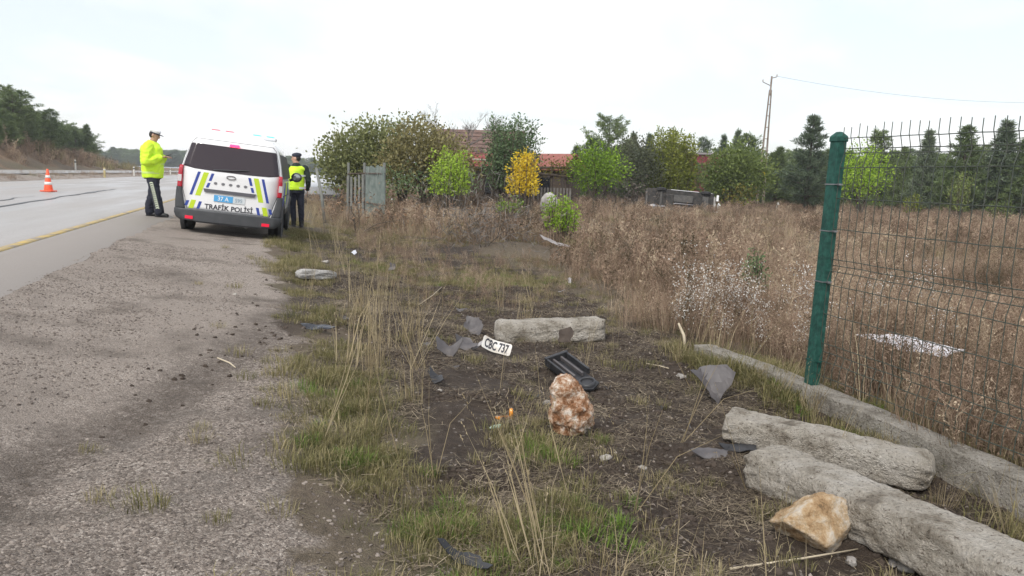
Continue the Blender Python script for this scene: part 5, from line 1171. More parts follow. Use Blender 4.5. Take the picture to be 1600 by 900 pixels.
# ------------------------------------------------------------------ fallen concrete posts
def column(name, label, pA, pB, rad, seed, mat, jag=(.12, .12), oval=.9, up=.8, amp=.10):
    A, B_ = Vector(pA), Vector(pB); A.z = h1(A.x, A.y) + rad * up; B_.z = h1(B_.x, B_.y) + rad * up; ax = (B_ - A); Ln = ax.length; ax.normalize(); s_ = ax.cross(Vector((0, 0, 1))).normalized(); u = s_.cross(ax)
    nr, ns = int(Ln / .014), 64; vs = []; org = (A + B_) / 2; org.z = h1(org.x, org.y)
    for i in range(nr + 1):
        f = i / nr; l = f * Ln; e0 = min(l, Ln - l); jg = jag[0] if f < .5 else jag[1]
        wob = s_ * .03 * rad * mnoise.noise(Vector((l * 2.2, seed, 3))) * 4 + u * .06 * rad * mnoise.noise(Vector((l * 2.6, seed, 8))) * 2
        for j in range(ns):
            th = 2 * math.pi * j / ns; ct, sn = math.cos(th), math.sin(th); sq = 1 / (abs(ct) ** 4.4 + abs(sn) ** 4.4) ** (1 / 4.4); dv = s_ * ct * sq * .95 + u * sn * sq * oval * .80
            q = Vector((ct * 1.3, sn * 1.3, l * 4 + seed * 5)); k = 1 + amp * .8 * mnoise.fractal(q, 1, 2, 4) + .055 * mnoise.fractal(q * 4.5, .7, 2.1, 5)
            pit = mnoise.noise(q * 6.5 + Vector((5, 2, 0))); k -= .10 * max(0, pit - .30); pit = mnoise.noise(q * 2.4 + Vector((1, 9, 0))); k -= .22 * max(0, pit - .28)
            ej = jg * (1 + 1.1 * mnoise.fractal(Vector((ct * 1.6, sn * 1.6, seed + (7 if f > .5 else 0))), 1, 2, 3)); ef = min(1, e0 / ej) if ej > 0 else 1; k *= (1 - (1 - ef) ** 2.6) ** .6 * .9 + .1 if ef < 1 else 1
            vs.append(A + ax * l + wob + dv * rad * k - org)
    fs = [(i * ns + j, i * ns + (j + 1) % ns, (i + 1) * ns + (j + 1) % ns, (i + 1) * ns + j) for i in range(nr) for j in range(ns)] + [tuple(range(ns - 1, -1, -1)), tuple(nr * ns + j for j in range(ns))]
    mb = MB(); mb.v = [tuple(v) for v in vs]; mb.f = fs
    for i in range(0, 9): p = A.lerp(B_, i / 8); KEEP.append((p.x, p.y, rad * .8))
    return mb.build(name, mat, None, True, label=label, cat='concrete post', group='broken concrete posts on the verge', loc=org)
column('concrete_post', 'short broken concrete post lying across behind the white number plate', gp(772, 534), gp(944, 530), .138, 2, conc, (.04, .06), .98, .70)
column('concrete_post', 'rough concrete post lying beside the footing wall, the farther of the close pair', gp(1132, 684), gp(1458, 764), .132, 3, conc, (.05, .10), .9, .66)
column('concrete_post', 'long concrete post running out of the picture corner behind the ochre rock', gp(1188, 752), gp(1188, 752).lerp(gp(1560, 930), 1.45), .152, 6, conc, (.07, .1), .92, .68)
column('concrete_post', 'short whitish concrete stub lying in the grass behind the police van', gp(464, 436), gp(526, 437), .075, 8, concrete('whitish_stone', (0.55, 0.52, 0.48), (0.70, 0.68, 0.64), (0.78, 0.76, 0.73)), (.06, .22), .95, .85, .25)

# ------------------------------------------------------------------ rocks
def veined(name, cols, sc):
    m = bpy.data.materials.new(name); m.use_nodes = True; T = m.node_tree; b = T.nodes['Principled BSDF']; b.inputs['Roughness'].default_value = .85; b.inputs['Specular IOR Level'].default_value = .3
    tcx = T.nodes.new('ShaderNodeTexCoord'); n = T.nodes.new('ShaderNodeTexNoise'); n.inputs['Scale'].default_value = sc; n.inputs['Detail'].default_value = 9; n.inputs['Roughness'].default_value = .76; n.inputs['Distortion'].default_value = .25; T.links.new(tcx.outputs['Object'], n.inputs['Vector'])
    r_ = T.nodes.new('ShaderNodeValToRGB'); e = r_.color_ramp.elements; e[0].position, e[0].color = .33, lin(cols[0]); e[1].position, e[1].color = .62, lin(cols[-1])
    for i, c in enumerate(cols[1:-1]): q = e.new(.33 + .29 * (i + 1) / (len(cols) - 1)); q.color = lin(c)
    T.links.new(n.outputs['Fac'], r_.inputs[0]); T.links.new(r_.outputs[0], b.inputs['Base Color'])
    n2 = T.nodes.new('ShaderNodeTexNoise'); n2.inputs['Scale'].default_value = 24; n2.inputs['Detail'].default_value = 9; n2.inputs['Roughness'].default_value = .7; T.links.new(tcx.outputs['Object'], n2.inputs['Vector'])
    bp = T.nodes.new('ShaderNodeBump'); bp.inputs['Strength'].default_value = .9; bp.inputs['Distance'].default_value = .03; T.links.new(n2.outputs['Fac'], bp.inputs['Height']); T.links.new(bp.outputs[0], b.inputs['Normal']); return m
rk1 = veined('rust_crystal_rock', [(0.05, 0.022, 0.012), (0.17, 0.075, 0.032), (0.30, 0.15, 0.075), (0.50, 0.36, 0.26), (0.72, 0.65, 0.57)], 15)
rk2 = veined('ochre_rock', [(0.10, 0.068, 0.036), (0.32, 0.20, 0.10), (0.47, 0.33, 0.19), (0.56, 0.46, 0.34), (0.60, 0.56, 0.50)], 7)
def lumpy(name, label, p, lumps, mat, seed):
    mb = MB()
    for c, r_ in lumps: mb.ell(c, r_, 16, 10)
    me = fuse(mb, .0075, 2, name)
    for v in me.vertices:
        q = v.co * 1.0; n = v.co.normalized() if v.co.length > 1e-4 else Vector((0, 0, 1)); d = mnoise.fractal(q * 22 + Vector((seed, 0, 0)), 1, 2, 4) * .012 + mnoise.noise(q * 55) * .004
        cell = mnoise.cell(q * 30); v.co += Vector((q.x, q.y, q.z - .15)).normalized() * (d + .006 * (cell - .5))
    return mkobj(name, me, mat, label=label, cat='rock', loc=p)
p = gp(890, 672); lumpy('rusty_rock', 'tall lumpy rust and white rock standing below the black bumper part', p, [((-.035, .01, .245), (.095, .085, .085)), ((-.02, .02, .19), (.10, .085, .10)), ((-.055, -.03, .15), (.06, .055, .07)), ((.03, .0, .17), (.075, .07, .08)), ((.005, 0, .10), (.115, .095, .11)), ((.07, -.01, .12), (.065, .07, .085)), ((.095, -.02, .075), (.045, .045, .05)), ((.02, -.04, .07), (.09, .07, .075)), ((-.06, .0, .08), (.07, .07, .09)), ((.03, -.07, .14), (.05, .035, .04)), ((.0, .0, .0), (.10, .08, .04))], rk1, 3); KEEP.append((p.x, p.y, .13))
p = gp(1285, 858); rock('ochre_rock', 'angular ochre rock lying against the long concrete post', 'rock', p + Vector((0, .06, 0)), (.47, .31, .29), 23, rk2, 22, .15, .028, 5, 0, .2, .52); KEEP.append((p.x, p.y, .2))
G3 = 'small loose stones on the churned soil'; greyst = pm('grey_stone', (0.24, 0.22, 0.2), (0.36, 0.335, 0.31), 12, .9, .5, 40); palest = pm('pale_stone', (0.30, 0.275, 0.24), (0.44, 0.41, 0.37), 12, .9, .5, 40)
for px, py, w_, mt, lb in ((1064, 590, .09, greyst, 'rounded grey stone left of the grey plastic shard by the footing'), (1004, 733, .055, palest, 'small pinkish pebble on bare soil below the flat grey shard'), (947, 718, .07, palest, 'crumbled whitish stone left of the pinkish pebble'), (805, 686, .05, palest, 'little whitish stone right of the green glass splinter'), (797, 680, .03, palest, 'tiny upright white chip beside the green glass splinter'), (1418, 888, .10, palest, 'pale stone in the corner below the long concrete post'), (855, 632, .07, greyst, 'flat grey stone at the left foot of the rusty rock'), (1330, 880, .07, greyst, 'grey stone below the ochre rock'), (1395, 882, .06, greyst, 'dark stone beside the pale corner stone'), (367, 461, .05, palest, 'white chip on the gravel shoulder'), (508, 411, .12, palest, 'white flat stone in grass above the whitish stub'), (686, 612, .05, palest, 'whitish stone in soil below the broken dark panels'), (960, 335, .22, palest, 'pale lump in the dry field below the overturned car')):
    rock('loose_stone', lb, 'stone', gp(px, py), (w_, w_ * .75, w_ * .55), int(px), mt, 9, px * .1, .09, 3, 0, .25, .55, group=G3)

# ------------------------------------------------------------------ crash debris
def shard(name, label, px, py, poly, mat, rot, thick=.006, bend=.0, lift=.01, cat='car part', sub=3, group=None, crease=.35):
    """A bent piece of plastic or metal sheet: polygon in metres, curved, tilted and lying on the soil."""
    rj = random.Random(int(px * 7 + py)); jag = []
    for (x0, y0), (x1, y1) in zip(poly, poly[1:] + poly[:1]):      # torn edges
        ln = math.hypot(x1 - x0, y1 - y0); nxx, nyy = -(y1 - y0) / ln, (x1 - x0) / ln; jag.append((x0, y0))
        for f in (.3, .55, .8): jj = rj.uniform(-.07, .07) * ln; jag.append((x0 + (x1 - x0) * f + nxx * jj, y0 + (y1 - y0) * f + nyy * jj))
    bm = bmesh.new(); vs = [bm.verts.new((x, y, 0)) for x, y in jag]; f = bm.faces.new(vs); cr0 = rj.uniform(-.3, .3); ca = rj.uniform(0, 3.1)
    bmesh.ops.triangulate(bm, faces=[f]); bmesh.ops.subdivide_edges(bm, edges=bm.edges, cuts=max(1, sub - 1), use_grid_fill=True)
    wd = max(abs(x) for x, _ in poly)
    for v in bm.verts: v.co.z = bend * ((v.co.x / wd) ** 2) - .35 * bend * abs(v.co.y / wd) + .004 * mnoise.noise(v.co * 25) + crease * abs(v.co.x * math.cos(ca) + v.co.y * math.sin(ca) - cr0 * wd) + .012 * mnoise.noise(v.co * 11)
    g = bmesh.ops.extrude_face_region(bm, geom=bm.faces[:]); [setattr(v, 'co', v.co + Vector((0, 0, thick))) for v in g['geom'] if isinstance(v, bmesh.types.BMVert)]
    bmesh.ops.recalc_face_normals(bm, faces=bm.faces)
    bm.transform(Euler([R(a) for a in rot]).to_matrix().to_4x4()); zs = sorted(v.co.z for v in bm.verts); z0 = zs[0]
    me = bpy.data.meshes.new(name); bm.to_mesh(me); bm.free(); p = gp(px, py); KEEP.append((p.x, p.y, wd * .6))
    return mkobj(name, me, mat, label=label, cat=cat, group=group, loc=(p.x, p.y, p.z - z0 - .015 + lift))
greyp = pm('dusty_grey_plastic', (0.075, 0.068, 0.07), (0.125, 0.114, 0.112), 9, .55); blkp = pm('black_plastic', (0.018, 0.019, 0.022), (0.04, 0.04, 0.043), 9, .45); silp = pm('scuffed_silver_panel', (0.30, 0.29, 0.30), (0.42, 0.40, 0.40), 8, .45)
G4 = 'broken car parts strewn on the verge'
shard('panel_shard', 'pointed dark grey plastic shard stuck in soil by the footing wall', 1112, 628, [(-.14, .12), (-.02, .15), (.12, .10), (.15, .02), (-.02, -.16), (-.06, -.02)], greyp, (52, -12, 8), bend=.05, group=G4)
shard('panel_shard', 'flat grey plastic piece half buried left of the concrete posts', 1108, 712, [(-.12, .0), (-.05, .05), (.06, .045), (.12, .02), (.08, -.04), (-.04, -.05)], greyp, (14, 4, 10), bend=.012, group=G4, crease=.06)
shard('panel_shard', 'dark broken edge piece tucked under the left end of the concrete post', 1150, 702, [(-.10, .0), (.10, .04), (.12, -.03), (-.06, -.05)], blkp, (20, 0, -15), bend=.01, group=G4, crease=.06)
shard('panel_shard', 'curved grey bumper fragment left of the number plate, upper one', 738, 520, [(-.10, .10), (.02, .12), (.11, .05), (.12, -.08), (.0, -.05), (-.08, -.02)], greyp, (48, 10, -25), bend=.05, group=G4)
shard('panel_shard', 'grey bumper fragment with folded tip, lowest left of the number plate', 704, 556, [(-.11, .08), (-.02, .03), (.10, .05), (.12, .0), (.03, -.08), (-.09, -.04)], greyp, (40, -5, -12), bend=.06, group=G4)
shard('panel_shard', 'torn grey panel between the fragments and the number plate', 726, 545, [(-.10, .06), (.04, .09), (.10, .0), (.0, -.07), (-.08, -.03)], greyp, (35, 14, 15), bend=.04, group=G4)
shard('panel_shard', 'thin pale trim piece touching the left end of the number plate', 741, 547, [(-.07, -.02), (.02, .0), (.08, .05), (.07, .06), (.0, .02), (-.07, .01)], silp, (50, 0, 8), bend=.02, group=G4)
shard('panel_shard', 'flat dark shard above the curved bumper fragment', 719, 487, [(-.07, .03), (.03, .05), (.08, -.01), (-.04, -.04)], greyp, (18, 5, 30), bend=.02, group=G4)
shard('panel_shard', 'black scrap in dry grass left of the churned soil', 683, 596, [(-.09, .05), (.03, .02), (.10, -.05), (.02, -.06), (-.07, .0)], blkp, (20, 5, -30), bend=.03, group=G4)
shard('panel_shard', 'dark plastic flap leaning on the front of the short concrete post', 882, 545, [(-.06, -.05), (.04, -.06), (.08, .04), (.05, .08), (-.05, .05)], pm('muddy_flap', (0.05, 0.036, 0.028), (0.08, 0.06, 0.046), 12, .8), (66, 0, 8), bend=.005, group=G4, lift=.075, crease=.05)
shard('trim_strip', 'long grey lower trim strip lying in the grass at the field edge', 864, 396, [(-.36, .06), (-.1, .055), (.2, .035), (.36, .03), (.37, -.04), (.1, -.05), (-.2, -.03)], pm('dusty_trim', (0.20, 0.185, 0.18), (0.30, 0.28, 0.275), 8, .55), (30, 14, -24), bend=.03, group=G4, lift=.16, crease=.03); q_ = gp(864, 396); KEEP += [(q_.x, q_.y - .4, .6), (q_.x - .2, q_.y, .5), (q_.x + .3, q_.y - .3, .5)]
shard('trim_strip', 'narrow black trim strip lying on the dirt below the whitish stub', 496, 518, [(-.15, .03), (-.12, .05), (.1, .045), (.16, .0), (.1, -.03), (-.1, -.03)], pm('glossy_black_trim', (0.025, 0.027, 0.032), None, rough=.2), (16, 0, -3), bend=.02, group=G4, lift=.03, crease=.05)
shard('trim_strip', 'small dull scrap beside the black trim strip', 538, 498, [(-.07, .03), (.0, .03), (.08, -.02), (.02, -.03)], greyp, (30, 0, -25), bend=.02, group=G4)
shard('trim_strip', 'black strip sunk in the bright green grass at the lower picture edge', 722, 880, [(-.10, .045), (-.07, .055), (.04, .0), (.12, -.075), (.10, -.085), (-.02, -.02)], blkp, (25, 0, 0), bend=.02, group=G4, lift=.02)
shard('panel_shard', 'white torn chip with dark edge on the slope behind the short concrete post', 889, 444, [(-.04, -.05), (.01, -.05), (.04, .03), (.02, .06), (-.02, .03)], silp, (40, 10, 30), bend=.02, group=G4, lift=.03)
shard('panel_shard', 'narrow white sliver below the torn white chip', 877, 457, [(-.06, -.02), (.05, .02), (.06, .035), (-.04, .01)], silp, (30, 0, 20), group=G4, lift=.02)
shard('panel_shard', 'white scrap in the grass near the bent verge above the dirt', 554, 401, [(-.07, .0), (.0, .06), (.08, .0), (.03, -.04)], pm('bluish_white_plastic', (.6, .62, .68), None, rough=.4), (60, 0, -30), group=G4, lift=.05)
shard('panel_shard', 'dark scrap with pale spots at the edge of the dry field', 988, 434, [(-.05, -.07), (.05, -.08), (.07, .05), (.0, .08), (-.06, .03)], greyp, (65, 0, 10), bend=.03, group=G4, lift=.05)
shard('panel_shard', 'small white scrap low in the field grass, far verge', 452 + 160, 322, [(-.08, 0), (.0, .06), (.09, .02), (.02, -.04)], paint, (60, 0, 10), group=G4, lift=.3)
shard('panel_shard', 'grey scrap standing in the dark litter below the dry brush', 612, 425, [(-.05, -.06), (.05, -.05), (.06, .05), (-.03, .07)], greyp, (65, 0, 0), group=G4, lift=.04)
shard('glass_splinter', 'pale green glass splinter on the soil below the orange lamp scrap', 771, 670, [(-.04, .0), (-.01, .015), (.045, .01), (.03, -.012)], pm('green_glass', (0.32, 0.42, 0.34), None, rough=.15), (15, 0, 5), group=G4, cat='glass')
lampo = empty('lamp_fragment', 'broken orange lamp lens on the soil left of the rusty rock', 'car part', gp(790, 655), (0, 0, .3), G4)
orm = pm('amber_lens', (0.75, 0.28, 0.02), None, rough=.2, coat=.5); mb = MB(); mb.add([(-.05, 0, 0), (.04, -.01, 0), (.05, .03, .015), (-.03, .04, .01), (-.04, .01, .02), (.03, .0, .02)], [(0, 1, 2, 3), (0, 1, 5, 4), (4, 5, 2, 3), (1, 2, 5), (0, 4, 3)]); mb.build('lens', pm('brown_lens', (0.28, 0.11, 0.02), None, rough=.3), lampo)
mb = MB(); mb.tube([(.035, 0, .0), (.038, .01, .035), (.036, .012, .062)], [.012, .013, .011], 8); mb.build('bulb_stub', orm, lampo, True); mb = MB(); mb.box((-.055, -.01, .012), (.025, .02, .02)); mb.build('clip', orm, lampo)
# number plate, bent a little, lying tilted against the soil
pp = gp(775, 552); plate = empty('number_plate', 'bent white number plate with black characters lying on the soil', 'number plate', pp + Vector((0, .0, .055)), Euler((R(50), R(18), R(3))).to_quaternion().to_euler(), None)
pw, phh = .25, .112
def bendz(x): return .026 * (abs(x) / (pw / 2)) ** 1.4 + .004 * math.sin(x * 40)
nxp = 18; vs = []
for zz in (0, -.002):
    for j in range(7):
        for i in range(nxp + 1):
            x = -pw / 2 + pw * i / nxp; y = -phh / 2 + phh * j / 6
            cx_, cy_ = abs(x) - (pw / 2 - .015), abs(y) - (phh / 2 - .015)
            if cx_ > 0 and cy_ > 0: l2 = math.hypot(cx_, cy_); x = math.copysign(pw / 2 - .015 + cx_ / max(l2, .015) * .015, x); y = math.copysign(phh / 2 - .015 + cy_ / max(l2, .015) * .015, y)
            vs.append((x, y, bendz(x) + zz))
nn = 7 * (nxp + 1); fs = []
for j in range(6):
    for i in range(nxp): a = j * (nxp + 1) + i; fs += [(a, a + 1, a + nxp + 2, a + nxp + 1), (nn + a, nn + a + nxp + 1, nn + a + nxp + 2, nn + a + 1)]
mb = MB(); mb.add(vs, fs); mb.build('plate_sheet', pm('plate_white', (0.74, 0.73, 0.69), (0.55, 0.50, 0.43), 9, .5, detail=8), plate)
tm = text_mesh('CBC 737', .112, .0036, .485)
for v in tm.vertices: v.co = (v.co.x, v.co.y, bendz(v.co.x) + .0015)
mkobj('lettering', tm, inkm, plate)
KEEP += [(pp.x, pp.y, .28)] + [(v_.x, v_.y, .28) for v_ in (gp(735, 600), gp(715, 650), gp(700, 700))]
# black bumper part with lamp ring
gq = gp(872, 578); ge = gp(918, 612); dv = (ge - gq); Ln = .50; root = empty('bumper_part', 'black plastic bumper part with slots and a round lamp ring on the soil', 'car part', gq.lerp(ge, .5) + Vector((0, 0, .045)), (R(14), R(10), math.atan2(dv.y, dv.x)), G4)
mb = MB(); mb.prism([(-.25, -.10), (.12, -.085), (.24, -.07), (.29, 0), (.24, .085), (.10, .08), (-.25, .11)], .018); base_ = mb.build('back_plate', blkp, root, bevel=.004)
for y, h_ in ((-.088, .05), (-.035, .034), (.035, .034), (.09, .05)): mb = MB(); mb.box((-.075, y, .018 + h_ / 2), (.34, .018, h_)); mb.build('rib', greyp if h_ < .04 else blkp, root, bevel=.004)
mb = MB(); mb.box((-.235, 0, .045), (.03, .2, .06)); mb.build('end_wall', blkp, root, bevel=.004)
mb = MB(); mb.lathe([(.048, .015), (.048, .036), (.052, .042), (.062, .040), (.068, .018)], 28, c=(.20, .005, 0)); mb.build('lamp_ring', blkp, root, True); mb = MB(); mb.lathe([(0, .022), (.049, .024)], 24, c=(.20, .005, 0)); mb.build('lamp_recess', blkp, root)
KEEP.append((root.location.x, root.location.y, .22))
# small splinters
rs = random.Random(17)
for px, py, lb in ((668, 540, 'black plastic splinter at the edge of the straw, leftmost of the splinters'), (712, 574, 'black splinter just below the lowest grey bumper fragment'), (760, 562, 'black splinter right under the number plate'), (842, 580, 'black splinter at the left end of the slotted bumper part'), (950, 608, 'black splinter right of the lamp ring'), (1035, 640, 'black splinter alone on bare soil left of the pointed shard'), (1078, 668, 'black splinter between the pointed shard and the flat grey piece'), (835, 622, 'black splinter left of the top of the rusty rock')):
    k = rs.uniform(.025, .05); shard('plastic_splinter', lb, px, py, [(-k, k * rs.uniform(0, .4)), (0, k * rs.uniform(.3, .8)), (k, k * rs.uniform(-.2, .3)), (k * .4, -k * rs.uniform(.2, .6))], blkp if rs.random() < .6 else greyp, (rs.uniform(5, 50), rs.uniform(-20, 20), rs.uniform(0, 360)), bend=.01, group='small plastic splinters in the soil', lift=.008, sub=1)
# white sheet lying in the field behind the fence
q = [rz(1336, 523, .26), rz(1412, 525, .32), rz(1508, 545, .30), rz(1478, 558, .24), rz(1405, 546, .23)]; c0 = sum(q, Vector()) / 5; bm = bmesh.new(); f = bm.faces.new([bm.verts.new(v - c0) for v in q]); bmesh.ops.triangulate(bm, faces=[f]); bmesh.ops.subdivide_edges(bm, edges=bm.edges, cuts=9, use_grid_fill=True)
for v in bm.verts: v.co.z += .02 * mnoise.fractal(v.co * 7, 1, 2, 4)
g = bmesh.ops.extrude_face_region(bm, geom=bm.faces[:]); [setattr(v, 'co', v.co + Vector((0, 0, .006))) for v in g['geom'] if isinstance(v, bmesh.types.BMVert)]
me = bpy.data.meshes.new('plastic_sheet'); bm.to_mesh(me); bm.free(); mkobj('plastic_sheet', me, pm('white_sheeting', (0.72, 0.71, 0.74), (0.5, 0.48, 0.5), 14, .5), label='crumpled white plastic sheet lying in the weeds behind the mesh fence', cat='sheet', loc=c0)
print('SHEET', c0, h1(c0.x, c0.y)); KEEP += [(v_.x, v_.y, .38) for v_ in q] + [(c0.x, c0.y, .5), (c0.x - .25, c0.y - .45, .4), (c0.x + .1, c0.y - .5, .35)]
# loose sticks
strawm = pm('bleached_straw', (0.46, 0.39, 0.28), (0.58, 0.50, 0.37), 8, .8)
for a, b, r_, lb in (((654, 478), (690, 450), .007, 'straight bleached stick lying on dark litter left of the green patch'), ((1070, 545), (1060, 507), .016, 'short peeled stick standing among the weeds by the footing end'), ((1140, 893), (1340, 862), .005, 'long bleached straw lying across the soil below the ochre rock'), ((340, 562), (368, 577), .006, 'short straw on the dirt at the gravel edge'), ((1045, 578), (1010, 570), .005, 'thin stalk lying on soil left of the footing end')):
    A_ = gp(*a); B_ = gp(*b)
    if lb.startswith('short peeled'): B_ = at(b[0], b[1], A_.y + .1)
    mb = MB(); m = A_.lerp(B_, .5) + Vector((0, 0, .012)); mb.tube([Vector((0, 0, .012)), m - A_ + Vector((0.02, 0, 0)), B_ - A_ + Vector((0, 0, .012))], [r_, r_ * .9, r_ * .6], 6); mb.build('stick', strawm, None, True, label=lb, cat='stick', loc=A_)

# ------------------------------------------------------------------ grass, weeds, litter, gravel
gm1 = leafmat('verge_grass', [(0.08, 0.085, 0.03), (0.165, 0.155, 0.06), (0.27, 0.235, 0.115), (0.40, 0.335, 0.195)], .7, .2, drift=.6)
gm2 = leafmat('bright_grass', [(0.07, 0.13, 0.02), (0.13, 0.22, 0.035), (0.22, 0.30, 0.06)], .6, .25)
gm3 = leafmat('straw_grass', [(0.22, 0.17, 0.095), (0.34, 0.275, 0.165), (0.48, 0.40, 0.26)], .75, .2)
gm4 = leafmat('dry_weed', [(0.095, 0.075, 0.045), (0.225, 0.152, 0.105), (0.36, 0.262, 0.188), (0.52, 0.42, 0.295)], .8, .1, drift=1.1)
gm5 = leafmat('flower_heads', [(0.55, 0.53, 0.48), (0.68, 0.66, 0.62), (0.78, 0.77, 0.74)], .7, .1)
short = src('short_grass', [blades(60, .10, .10, .0034, .75, .35, s) for s in range(5)], [gm1])
bright = src('bright_grass', [blades(70, .11, .09, .0036, .7, .35, s + 20) for s in range(4)], [gm2])
straw = src('straw_grass', [blades(16, .62, .09, .0055, .22, .15, s + 40, 4) for s in range(5)] + [blades(26, .40, .12, .005, .4, .2, s + 45, 3) for s in range(3)], [gm3])
fine = src('fine_weeds', [forb(.55, s + 200, 9, 0, .0022, spread=.14, nbr=12) for s in range(6)] + [blades(30, .42, .14, .0042, .4, .25, s + 260, 2) for s in range(5)], [gm4])
weeds = src('dry_weeds', [forb(.62, s, 8, 0, .0050, spread=.16, nbr=11) for s in range(6)] + [blades(34, .48, .17, .008, .35, .2, s + 60, 3) for s in range(4)], [gm4])
flower = src('flower_weeds', [forb(.75, s + 80, 5, 1, .0045, .0085, .08, 12) for s in range(4)], [gm4, gm5])
stalk = src('single_stalks', [blades(3, .8, .03, .005, .25, .2, s + 90, 5, .3) for s in range(5)], [gm3])
litter = src('litter', [blades(14, .03, .10, .004, 6, 0, s + 120) for s in range(4)], [gm4]); 
def lie(n, seed):
    r = np.random.default_rng(seed); V = []; F = []; T = []
    for i in range(n):
        a = r.uniform(0, 6.28); c = r.normal(0, .07, 2); ln = r.uniform(.02, .09); w_ = .0011; o = len(V); d = np.array([math.cos(a), math.sin(a)]); s = np.array([-d[1], d[0]]); z0, z1 = r.uniform(.004, .02, 2)
        for q, z in ((-1, z0), (1, z1)):
            for sg in (-1, 1): p = c + d * ln / 2 * q + s * w_ * sg; V.append((p[0], p[1], z))
        F += [(o, o + 1, o + 3), (o, o + 3, o + 2)]; T += [r.random()] * 4
    return np.array(V), np.array(F), np.array(T)
litter = src('straw_litter', [lie(42, s) for s in range(5)], [leafmat('old_litter', [(0.05, 0.038, 0.027), (0.11, 0.086, 0.06), (0.19, 0.15, 0.105), (0.40, 0.33, 0.23)], .85, 0)])
clodm = leafmat('soil_clods', [(0.05, 0.038, 0.03), (0.085, 0.066, 0.052), (0.13, 0.105, 0.085)], .95, 0); pebm = leafmat('gravel_stones', [(0.12, 0.10, 0.086), (0.27, 0.23, 0.197), (0.40, 0.35, 0.305), (0.58, 0.53, 0.48)], .85, 0)
clod = src('clods', [rockmesh(s, 1, .7, .3) for s in range(4)], [clodm]); peb = src('pebbles', [rockmesh(s + 9, 1, .65, .25) for s in range(4)], [pebm])
FL = [(gp(1130, 520), .55), (gp(1230, 540), .7), (gp(1180, 560), .5), (gp(1300, 560), .5)]
def edge(x, y): return 0.35 * fbm(np.asarray(st(x, y)[0]) * .9, np.asarray(st(x, y)[1]) * .9, 31)
def field(x, y, s, t_): # tall dry weeds: right of the crash track, and everywhere farther off
    n = fbm(x * .5, y * .5, 71); lim = np.interp(s, [2, 5, 7, 9.5, 14, 19, 24, 30], [3.75, 3.75, 3.7, 4.3, 4.9, 3.2, 1.4, 1.0]); return sstep(-.2, .5, t_ - lim + n * .9)
def d_short(x, y, s, t_):
    n = fbm(x * 1.6, y * 1.6, 72); v = sstep(-.05, .3, t_ + edge(x, y)) * sstep(1.05, .6, t_ + n * .6) * (.04 + .55 * sstep(-.10, .32, n)); v = v + .9 * green(x, y) + .14 * sstep(7.5, 11, s) * sstep(1, 2, t_) * sstep(-.1, .3, n) + .025 * sstep(.8, 1.5, t_)
    v = v + .008 * sstep(-1.2, .0, t_); return v * (1 - .8 * np.exp(-((s - 7.8) / 1.6) ** 2 - ((t_ - .40) / .6) ** 2))
P = pick(42000, (1.4, 24), (-.9, 6), d_short, 1, 1.5); stuff('verge_grass', short, P, .35, .95, 'short olive grass growing along the road verge', 'grass', 1, far=lambda x, y: 1 + .02 * y)
P = pick(9000, (1.4, 16), (-.5, 5.5), lambda x, y, s, t_: green(x, y) ** 1.2 * .85, 2, 1.4); stuff('bright_grass', bright, P, .35, .95, 'patches of bright green grass on the verge', 'grass', 2)
def d_straw(x, y, s, t_):
    n = fbm(x * 1.1, y * 1.1, 73); c = np.interp(s, [2, 4, 7, 10, 14, 20], [.95, .75, .85, 1.2, 1.2, 1.2]); v = .30 * np.exp(-((t_ - c) / .20) ** 2) * sstep(2.6, 4.0, s) * (.3 + sstep(-.2, .3, n)) * sstep(10.5, 7.5, s)
    v = v + .05 * np.exp(-((t_ - 1.0) / .35) ** 2) * sstep(4.2, 2.5, s) + .06 * sstep(.6, 1, t_) * sstep(.05, .35, n) * (s > 5) + .35 * sstep(16, 21, s) * sstep(.5, 1.2, t_) * sstep(-.1, .3, n) * sstep(8, 3, t_); return v
P = pick(9000, (1.8, 34), (.2, 9), d_straw, 3, 1.3); stuff('straw_grass', straw, P, .55, 1.1, 'tall bleached straw grass along the verge', 'grass', 3)
P = pick(60000, (2.0, 66), (1.0, 62), lambda x, y, s, t_: field(x, y, s, t_) * np.interp(y, [6, 9, 20, 40, 70], [0, .8, .55, .35, .28]) * (.22 + .78 * sstep(-.18, .14, fbm(x * .55, y * .55, 97))) * (1 - .75 * np.exp(-((y - 10.5 - .12 * x) / 1.3) ** 2) * sstep(4.5, 6, x)), 4, 1.35)
P2 = pick(16000, (1.5, 11), (2.5, 12), lambda x, y, s, t_: field(x, y, s, t_) * np.interp(y, [6.5, 10], [.9, .2]), 44, 1.1)
stuff('fine_dry_weeds', fine, P2, .45, .95, 'thin dry weeds standing behind the mesh fence', 'weeds', 44, far=lambda x, y: 1 + .6 * fbm(x * .8, y * .8, 78))
stuff('dry_field_weeds', weeds, P, .6, 1.15, 'brown dry weeds covering the whole field', 'weeds', 4, far=lambda x, y: np.interp(y, [3, 8, 14, 22, 45, 70], [.6, .75, .9, .95, .95, 1.0]) * (1 + .9 * fbm(x * .35, y * .35, 77)))
def d_fl(x, y, s, t_):
    v = 0
    for p, r_ in FL: v = np.maximum(v, np.exp(-(((x - p.x) ** 2 + (y - p.y) ** 2) / r_ ** 2)))
    return v * .13 + .012 * (t_ > 3.8) * (s < 7)
P = pick(1500, (3, 10), (3.0, 7), d_fl, 5); stuff('white_flower_weeds', flower, P, .6, 1.05, 'dry weeds with tiny white flower heads beside the fence post', 'weeds', 5)
wl = np.array([[p.x, p.y] for p in pts])
def nearwall(x, y): d2 = np.min((x[:, None] - wl[None, :, 0]) ** 2 + (y[:, None] - wl[None, :, 1]) ** 2, 1); return np.sqrt(d2)
